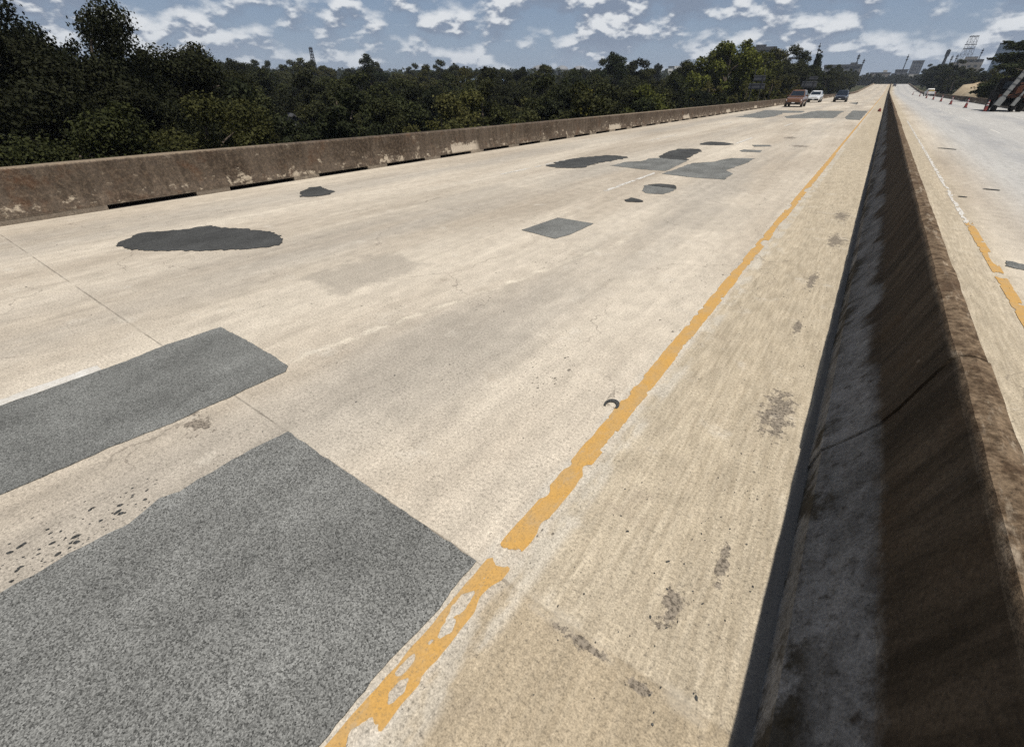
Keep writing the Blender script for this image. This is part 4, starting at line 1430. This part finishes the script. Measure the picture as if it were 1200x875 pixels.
# truck with raised crash cushion standing at the right edge
def make_truck(loc, rz):
    root = thing("attenuator_truck", loc, "dark work truck with pale raised crash cushion beside the cones", "truck", "vehicles on the opposite carriageway", rz)
    Md = plain("truck_dark", (0.009, 0.009, 0.009), 0.9, spec=0.1)
    Mo = plain("truck_orange", (0.13, 0.05, 0.025), 0.5)
    Mg = plain("cushion_grey", (0.22, 0.22, 0.21), 0.55, 0.2, 0.15)
    fr = MB()
    for s in (-1, 1):
        fr.box((s * .5, 2.6, .82), (.12, 6.0, .22))
    for k in range(5):
        fr.box((0, .2 + 1.2 * k, .82), (.9, .10, .16))
    fr.build("chassis", Md, root)
    cb = MB()
    cb.add(*loft([[(1.1, 5.9, .75), (1.1, 5.9, 1.7), (1.0, 5.9, 1.75)], [(1.12, 4.9, .75), (1.12, 4.9, 1.75), (1.0, 4.9, 1.8)], [(1.15, 4.4, .75), (1.08, 4.4, 2.7), (.95, 4.4, 2.8)], [(1.15, 3.0, .75), (1.08, 3.0, 2.75), (.95, 3.0, 2.85)]]))
    cb.build("cab", Md, root, bevel=.03)
    for s in (-1, 1):
        MB().box((s * 1.115, 3.7, 2.15), (.03, 1.0, .6)).build("side_window", M_GLASS, root)
    MB().box((0, 2.99, 2.2), (1.5, .03, .6)).build("rear_window", M_GLASS, root)
    bd = MB().box((0, 1.5, 1.05), (2.3, 2.9, .16))
    for s in (-1, 1):
        bd.box((s * 1.12, 1.5, 1.38), (.07, 2.9, .5))
    bd.build("bed", Md, root, bevel=.01)
    MB().box((.55, 1.9, 1.75), (.9, 1.3, .7)).box((.55, 1.3, 2.2), (.8, .12, .4)).build("equipment_box", Mo, root, bevel=.04)
    for s in (-1, 1):
        for wy, dbl in ((.75, True), (4.7, False)):
            ty = MB().lathe([(.28, -.2), (.46, -.2), (.5, -.14), (.5, .14), (.46, .2), (.28, .2)], 22, axis='X').build("wheel", M_TYRE, root)
            ty.location = (s * .93, wy, .5)
            MB().lathe([(.29, -.16), (.29, .16)], 16, axis='X').build("rim", M_RIM, ty)
        MB().box((s * .9, -.30, .95), (.18, .05, .14)).build("tail_lamp", M_TAIL, root)
    # raised cushion: two long pale rails with cross pieces, hinged at the rear
    q = Matrix.Rotation(R(-5), 3, 'X') @ Matrix.Rotation(R(17), 3, 'Y')
    cu = MB()
    for s in (-1, 1):
        a = Vector((s * .55 - .45, -.55, .55))
        wd = .34 if s < 0 else .16
        cu.box(a + q @ Vector((0, 0, 1.5)), (wd, .30, 3.0), q)
        cu.box(a + q @ Vector((0, -.06, .30)), (wd + .14, .46, .70), q)
        for k in range(5):
            cu.box(a + q @ Vector((0, -.02, .85 + .48 * k)), (wd + .04, .33, .06), q)
    cu.build("crash_cushion", Mg, root, bevel=.02)
    cp = MB()
    for k in range(3):
        cp.bar(Vector((-1.0, -.50, .55)) + q @ Vector((0, .05, .6 + .9 * k)), Vector((.10, -.50, .55)) + q @ Vector((0, .05, 1.1 + .9 * k)), .09)
    cp.build("cushion_brace", Md, root)
    MB().box((0, -.02, 1.30), (2.2, .05, .28)).build("tailboard", Mo, root, bevel=.01)
    hg = MB().box((0, -.32, .62), (2.2, .12, .26))
    for s in (-1, 1):
        hg.bar((s * .7, -.3, .7), (s * .55 - .2, -.3, 1.9), .10)
        hg.box((s * .62 - .40, -.62, .26), (.20, .5, .42))
    hg.build("hinge_frame", Md, root)
    return root


make_truck((10.05, 68.6, 0), 0.0)

# ------------------------------------------------------------------ traffic cones
M_CONE = plain("cone_red_orange", (0.16, 0.024, 0.02), 0.6, var=0.2)
M_COLLAR = plain("cone_white_band", (0.36, 0.33, 0.33), 0.4)
M_BASE = plain("cone_rubber", (0.03, 0.022, 0.02), 0.9)


def cone_thing(loc, label, s=1.0):
    root = thing("traffic_cone", loc, label, "traffic cone", "cones closing the right shoulder")
    MB().box((0, 0, .03), (.44, .44, .06)).build("base", M_BASE, root, bevel=.015)
    MB().lathe([(.19, .06), (.165, .10), (.055, 1.02), (.045, 1.06), (.03, 1.07)], 20).build("cone_body", M_CONE, root, smooth=True)
    for z0, z1 in ((.52, .66), (.76, .90)):
        r = lambda z: .165 - .11 * (z - .10) / .92 + .004
        MB().lathe([(r(z0), z0), (r(z1), z1)], 20).build("white_band", M_COLLAR, root, smooth=True)
    root.scale = (s, s, s)
    return root


CONES = [(8.45, 68.4, "red traffic cone standing right beside the truck"), (8.02, 79.9, "red and white traffic cone, second from the truck"), (7.87, 96.0, "red and white traffic cone, third from the truck"),
         (8.06, 116.1, "dull traffic cone, fourth from the truck"), (8.1, 136, "small traffic cone, fifth from the truck, before the pickup"), (7.9, 155.4, "small traffic cone closest to the pickup's left"),
         (7.98, 190, "tiny traffic cone just left of the pickup"), (7.8, 236, "tiny traffic cone farthest up the shoulder")]
base_cone = None
for x, y, lab in CONES:
    if base_cone is None:
        base_cone = c = cone_thing((x, y, 0), lab, 0.9)
    else:
        c = copy_tree(base_cone)
        c.location = (x, y, zroad(y))
        c['label'] = lab

# scrap of red plastic at the foot of the median
mb = MB()
rr = random.Random(4)
pts = [(rr.uniform(-.28, .28), rr.uniform(-.5, .5)) for _ in range(9)]
mb.lathe([(.30, .0), (.27, .16), (.20, .32), (.10, .42), (.03, .45)], 9)
o = mb.build("plastic_scrap", M_CONE)
for v in o.data.vertices:
    v.co += Vector((rr.uniform(-.06, .06), rr.uniform(-.06, .06), rr.uniform(0, .05)))
o.location = (-0.02, 61.8, 0.002)
o.scale = (0.5, 0.8, .6)
tag(o, "crumpled red plastic scrap lying at the foot of the median barrier", "debris")

# ------------------------------------------------------------------ road signs seen from behind
M_ALU = plain("sign_back", (0.085, 0.088, 0.095), 0.6, 0.3, 0.15)
M_POST = plain("galvanised_post", (0.06, 0.06, 0.062), 0.55, 0.5)


def road_sign(loc, rz, w, panels, label, hp):
    root = thing("road_sign", loc, label, "road sign", "road signs seen from behind", rz)
    for s in (-1, 1):
        MB().box((s * w * .3, .05, hp / 2), (.08, .08, hp)).build("post", M_POST, root)
    for z, pw, ph, ox in panels:
        pn = MB().box((ox, 0.13, z), (pw, .03, ph)).build("sign_panel", M_ALU, root, bevel=.01)
        st = MB()
        for k in (-.3, .3):
            st.box((ox, 0.10, z + k * ph), (pw * .96, .03, .05))
        st.build("stiffener", M_POST, pn)
    return root


road_sign((-14.6, 77, -2.0), 0.08, 1.9, [(4.15, 2.0, .68, 0), (5.05, 1.45, .66, .10)], "grey back of a two panel road sign below the big olive tree", 6.1)
road_sign((-14.0, 128, -2.0), 0.08, 2.7, [(4.65, 2.8, 1.15, 0), (5.75, 1.6, .60, .45)], "grey back of a two panel road sign above the white car", 6.1)

# ------------------------------------------------------------------ buildings


def facade(name, wall, glass, sx, sz, wx=.5, wz=.5, rough=.6):
    """window bands and bays laid out on the object's own axes"""
    m, t, b = material(name, rough, .35)
    co = objco(t)
    x, y, z = t.xyz(co)
    u = t.math('ADD', x, y)
    fx = t.math('LESS_THAN', t.math('FRACT', t.math('DIVIDE', t.math('ADD', u, 500.0), sx)), wx)
    fz = t.math('LESS_THAN', t.math('FRACT', t.math('DIVIDE', t.math('ADD', z, 0.3), sz)), wz)
    k = t.math('MULTIPLY', fx, fz)
    wn = t.noise(co, .3, 4)
    wc = t.mix(t.map(wn, .3, .7), tuple(c * .85 for c in wall) + (1,), (*wall, 1))
    t.put(b.inputs['Base Color'], t.mix(k, wc, (*glass, 1)))
    t.put(b.inputs['Roughness'], t.map(k, 0, 1, rough, .2))
    return m


def block(name, az, d, zt, w, dep, label, mats, boxes, zb=None, cat="building", rz=None):
    x, y = dirpt(az, d)
    zb = terrain_z(x, y) - .5 if zb is None else zb
    root = thing(name, (x, y, zb), label, cat, None, -R(az) if rz is None else rz)
    H = zt - zb
    for nm, mi, cx, cy, sx, sy, z0, z1 in boxes:
        MB().box((cx * w, cy * dep, (z0 + z1) / 2 * H), (sx * w, sy * dep, (z1 - z0) * H)).build(nm, mats[mi], root, bevel=.02)
    return root


M_ROOFD = plain("dark_roof", (0.06, 0.062, 0.066), .8)
M_CONC = plain("pale_wall", (0.42, 0.39, 0.34), .8)
M_BLUEROOF = plain("blue_metal_roof", (0.30, 0.42, 0.62), .45, .2)
M_WHITEWALL = plain("white_wall", (0.62, 0.62, 0.60), .6)
F_DARK = facade("dark_glass_facade", (0.10, 0.105, 0.115), (0.035, 0.045, 0.065), 3.2, 3.4, .6, .6)
F_TAN = facade("tan_facade", (0.25, 0.225, 0.195), (0.05, 0.055, 0.06), 4.0, 3.6, .5, .5)
F_BLUE = facade("blue_glass_facade", (0.19, 0.24, 0.31), (0.13, 0.18, 0.25), 2.0, 3.6, .8, .7, .3)
F_GREY = facade("grey_facade", (0.13, 0.132, 0.14), (0.04, 0.045, 0.05), 4.4, 4.0, .35, .55)
F_HOUSE = facade("house_siding", (0.13, 0.13, 0.135), (0.04, 0.042, 0.045), 2.6, 2.6, .32, .45)

# behind the big olive tree
block("office_building", -11.0, 330, 20.8, 13, 12, "dark office block behind the big olive tree", (F_DARK, M_CONC, M_ROOFD),
      [("wall", 0, 0, 0, 1, 1, 0, .93), ("parapet_band", 2, 0, 0, 1.02, 1.02, .93, 1.0), ("stair_tower", 1, .62, .1, .2, .5, 0, .96), ("roof_plant", 2, -.1, 0, .4, .4, 1.0, 1.05)])
block("water_tank", -9.0, 300, 17.2, 5, 5, "small white rooftop tank beside the dark office block", (M_WHITEWALL, M_ROOFD, M_CONC),
      [("stand", 2, 0, 0, .5, .5, 0, .72), ("tank_body", 0, 0, 0, .8, .8, .72, .92), ("lid", 1, 0, 0, .85, .85, .92, .95), ("arm", 1, .9, 0, 1.1, .12, .84, .88)])
block("warehouse", -4.05, 600, 21.4, 29, 20, "long low grey building with dark flat roof left of the mast", (F_GREY, M_ROOFD, M_CONC),
      [("wall", 0, 0, 0, 1, 1, 0, .86), ("roof", 1, 0, 0, 1.04, 1.05, .86, .96), ("end_wall", 2, .51, 0, .03, .9, 0, .84), ("roof_plant", 1, .3, 0, .2, .3, .96, 1.06)])
block("office_tower", 1.35, 900, 33.2, 12.5, 12, "dark glass block with pale base over the far road crest", (F_DARK, M_CONC, M_ROOFD),
      [("base", 1, 0, 0, 1.15, 1.1, 0, .70), ("wall", 0, 0, 0, 1, 1, .70, .97), ("roof", 2, 0, 0, 1.03, 1.03, .97, 1.0)])
block("low_block", -1.0, 700, 17.0, 18, 14, "low pale block right of the long grey building", (F_TAN, M_ROOFD, M_CONC),
      [("wall", 0, 0, 0, 1, 1, 0, .93), ("roof", 1, 0, 0, 1.03, 1.03, .93, .97), ("roof_plant", 2, .2, 0, .2, .3, .97, 1.08)])
block("dome_block", .45, 700, 18.8, 12, 14, "dark low block with a mast left of the glass block", (F_GREY, M_ROOFD, M_CONC),
      [("wall", 0, 0, 0, 1.3, 1, 0, .84), ("upper_wall", 0, 0, 0, .9, .8, .84, .95), ("roof", 1, 0, 0, .95, .84, .95, 1.0)])
block("tan_building", 4.75, 600, 24.4, 15, 14, "stepped tan building under the lattice tower", (F_TAN, M_CONC, M_ROOFD),
      [("wall", 0, 0, 0, 1, 1, 0, .88), ("upper_wall", 0, -.05, 0, .55, .7, .88, 1.0), ("end_wall", 1, .51, 0, .03, .9, 0, .86), ("roof", 2, 0, 0, 1.04, 1.04, .86, .89), ("annex", 0, -.65, 0, .35, .8, 0, .8)])
block("glass_tower", 7.5, 500, 27.5, 26, 18, "pale blue glass tower at the right edge behind the pine", (F_BLUE, F_BLUE, M_ROOFD),
      [("wall", 0, 0, 0, 1, 1, 0, .98), ("roof", 2, 0, 0, 1.01, 1.01, .98, 1.0)])
block("white_hall", -18.4, 500, 19.6, 17, 16, "white hall with bright roof above the woods right of centre", (M_WHITEWALL, M_ROOFD, F_GREY),
      [("wall", 2, .18, 0, .75, 1, 0, .80), ("roof", 0, .18, 0, .82, 1.04, .80, .93), ("wing_wall", 0, -.36, 0, .34, .9, 0, .88), ("wing_roof", 1, -.36, 0, .36, .95, .88, .92)])


def house(name, az, d, zr, w, dep, roofh, label, mw, mr, wallh=None, spin=0.0, cat="house"):
    x, y = dirpt(az, d)
    zb = terrain_z(x, y) - .5
    root = thing(name, (x, y, zb), label, cat, None, -R(az) + spin)
    hw = zr - zb - roofh
    MB().box((0, 0, hw / 2), (w, dep, hw)).add([(-w / 2, -dep / 2 + .002, hw), (w / 2, -dep / 2 + .002, hw), (0, -dep / 2 + .002, hw + roofh * .93), (-w / 2, dep / 2, hw), (w / 2, dep / 2, hw), (0, dep / 2, hw + roofh * .93)],
                                              [(0, 1, 2), (5, 4, 3), (0, 2, 5, 3), (1, 4, 5, 2)]).build("wall", mw, root)
    e = .35
    rv = []
    for yy in (-dep / 2 - e, dep / 2 + e):
        rv += [(-w / 2 - e, yy, hw - roofh * .12), (0, yy, hw + roofh), (w / 2 + e, yy, hw - roofh * .12), (w / 2 + e, yy, hw - roofh * .12 + .15), (0, yy, hw + roofh + .15), (-w / 2 - e, yy, hw - roofh * .12 + .15)]
    MB().add(rv, [(0, 1, 2, 3, 4, 5), (11, 10, 9, 8, 7, 6)] + [(i, (i + 1) % 6, 6 + (i + 1) % 6, 6 + i) for i in range(6)]).build("roof", mr, root)
    for cx in (-.25, .22):
        for cz in (.35, .75):
            wd = MB().box((cx * w, -dep / 2 - .02, hw * cz), (w * .2, .06, hw * .13)).build("window", M_GLASS, root)
    return root


house("house", -59.3, 62, -.55, 1.7, 5, 1.0, "pale grey gabled house half hidden in the woods beyond the parapet", F_HOUSE, plain("grey_shingles", (0.06, 0.06, 0.063), .9), spin=.1)
house("shed", -40.4, 300, 6.2, 6.5, 10, 1.6, "blue roofed shed, leftmost of the blue roofs in the woods", M_WHITEWALL, M_BLUEROOF, cat="shed", spin=1.3)
house("shed", -37.0, 300, 6.0, 9.5, 10, 2.0, "pale blue roofed shed, middle of the blue roofs in the woods", M_WHITEWALL, M_BLUEROOF, cat="shed", spin=1.4)
house("shed", -35.4, 290, 4.6, 6.5, 10, 1.5, "deep blue roofed shed, rightmost of the blue roofs in the woods", M_WHITEWALL, plain("deep_blue_roof", (0.16, 0.27, 0.48), .4, .2), cat="shed", spin=1.2)
block("long_shed", -34.2, 330, 7.3, 16, 10, "long beige flat roofed shed behind the blue roofs", (M_CONC, M_ROOFD), [("wall", 0, 0, 0, 1, 1, 0, .92), ("roof", 1, 0, 0, 1.02, 1.05, .92, .98)])
for az, w, zt, lab in ((-32.6, 24, 24.6, "wide pale grey dome on the horizon, left one"), (-30.4, 15, 24.0, "small pale grey dome on the horizon, middle one"), (-28.6, 15, 23.6, "grey dome on the horizon nearest the white pole")):
    x, y = dirpt(az, 620)
    zb = terrain_z(x, y)
    root = thing("dome_tank", (x, y, zb), lab, "storage dome", "pale domes on the horizon")
    H = zt - zb
    Mx = plain("dome_shell", (0.20, 0.205, 0.215), .7)
    MB().lathe([(w / 2, 0), (w / 2, H * .72)], 28).build("drum", Mx, root, smooth=False)
    MB().lathe([(w / 2 * math.cos(a), H * .72 + H * .28 * math.sin(a)) for a in [k * math.pi / 2 / 7 for k in range(8)]], 28).build("dome_roof", Mx, root, smooth=True)


# lattice structures and masts
M_STEEL = plain("dark_steel", (0.05, 0.055, 0.065), .6, .4)


def lattice(name, az, d, zt, wb, wt, n, label, cat, arms=(), zb=None, r=.16, lean=0.0):
    x, y = dirpt(az, d)
    zb = terrain_z(x, y) if zb is None else zb
    root = thing(name, (x, y, zb), label, cat, None, -R(az) + .5)
    H = zt - zb
    legs, br = MB(), MB()

    def corner(k, f):
        w = (wb + (wt - wb) * f) / 2
        sx, sy = ((-1, -1), (1, -1), (1, 1), (-1, 1))[k % 4]
        return Vector((sx * w + lean * f, sy * w, H * f))
    for k in range(4):
        legs.bar(corner(k, 0), corner(k, 1), r)
    for j in range(n):
        f0, f1 = j / n, (j + 1) / n
        for k in range(4):
            br.bar(corner(k, f0), corner(k + 1, f1), r * .6)
            br.bar(corner(k + 1, f0), corner(k, f1), r * .6)
            br.bar(corner(k, f1), corner(k + 1, f1), r * .6)
    legs.build("leg_frame", M_STEEL, root)
    br.build("bracing", M_STEEL, root)
    for z, w in arms:
        MB().box((lean * z, 0, H * z), (w, r * 3, r * 3)).build("cross_arm", M_STEEL, root)
    return root


lattice("lookout_tower", -56.1, 350, 22.6, 3.0, 1.2, 8, "slim lattice lookout tower rising over the woods at left", "tower", [(.97, 2.2)], r=.22)
lattice("lattice_tower", 4.25, 700, 45.0, 9.0, 5.0, 7, "big lattice tower above the tan building at right", "tower", [(.80, 10), (.70, 8), (.985, 7)], r=.2)


def mast(az, d, zt, r, label, cat="mast", zb=None, top=None):
    x, y = dirpt(az, d)
    zb = terrain_z(x, y) if zb is None else zb
    root = thing("mast", (x, y, zb), label, cat, "slender masts on the skyline")
    H = zt - zb
    MB().tube([(0, 0, 0), (0, 0, H * .6), (0, 0, H)], [r * 1.2, r, r * .55], 8).build("pole", M_STEEL if top != 'w' else M_WHITEWALL, root)
    hd = MB()
    for k in (.86, .93):
        q = 2.3 if r > .8 else 3.6
        hd.box((0, 0, H * k), (r * q, r * q, r * 2.2))
    hd.build("antenna", M_STEEL if top != 'w' else M_WHITEWALL, root)
    return root


mast(-3.05, 590, 28.6, .55, "taller mast on the long grey building's right end")
mast(-2.55, 590, 24.8, .45, "shorter mast right of the long grey building")
mast(.50, 690, 31.5, .50, "thin mast on the dark low block at centre right")
mast(-6.35, 420, 27.5, .35, "thin mast behind the black cypress pair")
mast(3.05, 500, 25.5, 1.0, "thick dark chimney-like mast leaning out of the right trees")
mast(3.45, 560, 24.5, .38, "thin pale mast between the thick mast and lattice tower, left one")
mast(3.75, 560, 25.0, .38, "thin pale mast between the thick mast and lattice tower, right one")
mast(5.15, 640, 32.0, .40, "slender mast right of the big lattice tower")
mast(-27.4, 300, 10.6, .30, "short white pole at the right end of the domes", "pole", top='w')

# bare sunlit earth bank beyond the right parapet
m, t, b = material("bare_earth", .95, .1)
co = objco(t)
t.put(b.inputs['Base Color'], t.mix(t.map(t.noise(co, .5, 6, .65), .35, .65), (.34, .26, .165, 1), (.50, .41, .285, 1)))
vs, fs = [], []
N1, N2 = 36, 12
for i in range(N1):
    for j in range(N2):
        u, v = i / (N1 - 1), j / (N2 - 1)
        y = 128 + 84 * u
        x = 14.0 + 16 * v
        edge = min(1, 4 * u, 5 * (1 - u)) * smoothstep(0, .18, v)
        vs.append((x, y, -1.6 + 4.8 * edge * (.75 + .4 * mnoise.noise(Vector((x * .12, y * .08, 2)))) + .55 * mnoise.noise(Vector((x * .35, y * .35, 1)))))
for i in range(N1 - 1):
    for j in range(N2 - 1):
        a = i * N2 + j
        fs.append((a, a + 1, a + N2 + 1, a + N2))
tag(mesh("earth_bank", vs, fs, m, smooth=True), kind='structure')

# ------------------------------------------------------------------ summer haze: one box of thin even air round everything
mh = bpy.data.materials.new("haze_air")
mh.use_nodes = True
mh.node_tree.nodes.clear()
hn = NT(mh.node_tree)
pv = hn.new('ShaderNodeVolumePrincipled')
pv.inputs['Color'].default_value = (0.80, 0.88, 1.0, 1)
pv.inputs['Density'].default_value = 0.00021
pv.inputs['Anisotropy'].default_value = 0.2
ho = hn.new('ShaderNodeOutputMaterial')
hn.l.new(pv.outputs[0], ho.inputs['Volume'])
tag(MB().box((0, 0, 20), (12400, 12400, 84)).build("haze", mh), "thin summer haze over the river valley", "haze", kind='stuff')
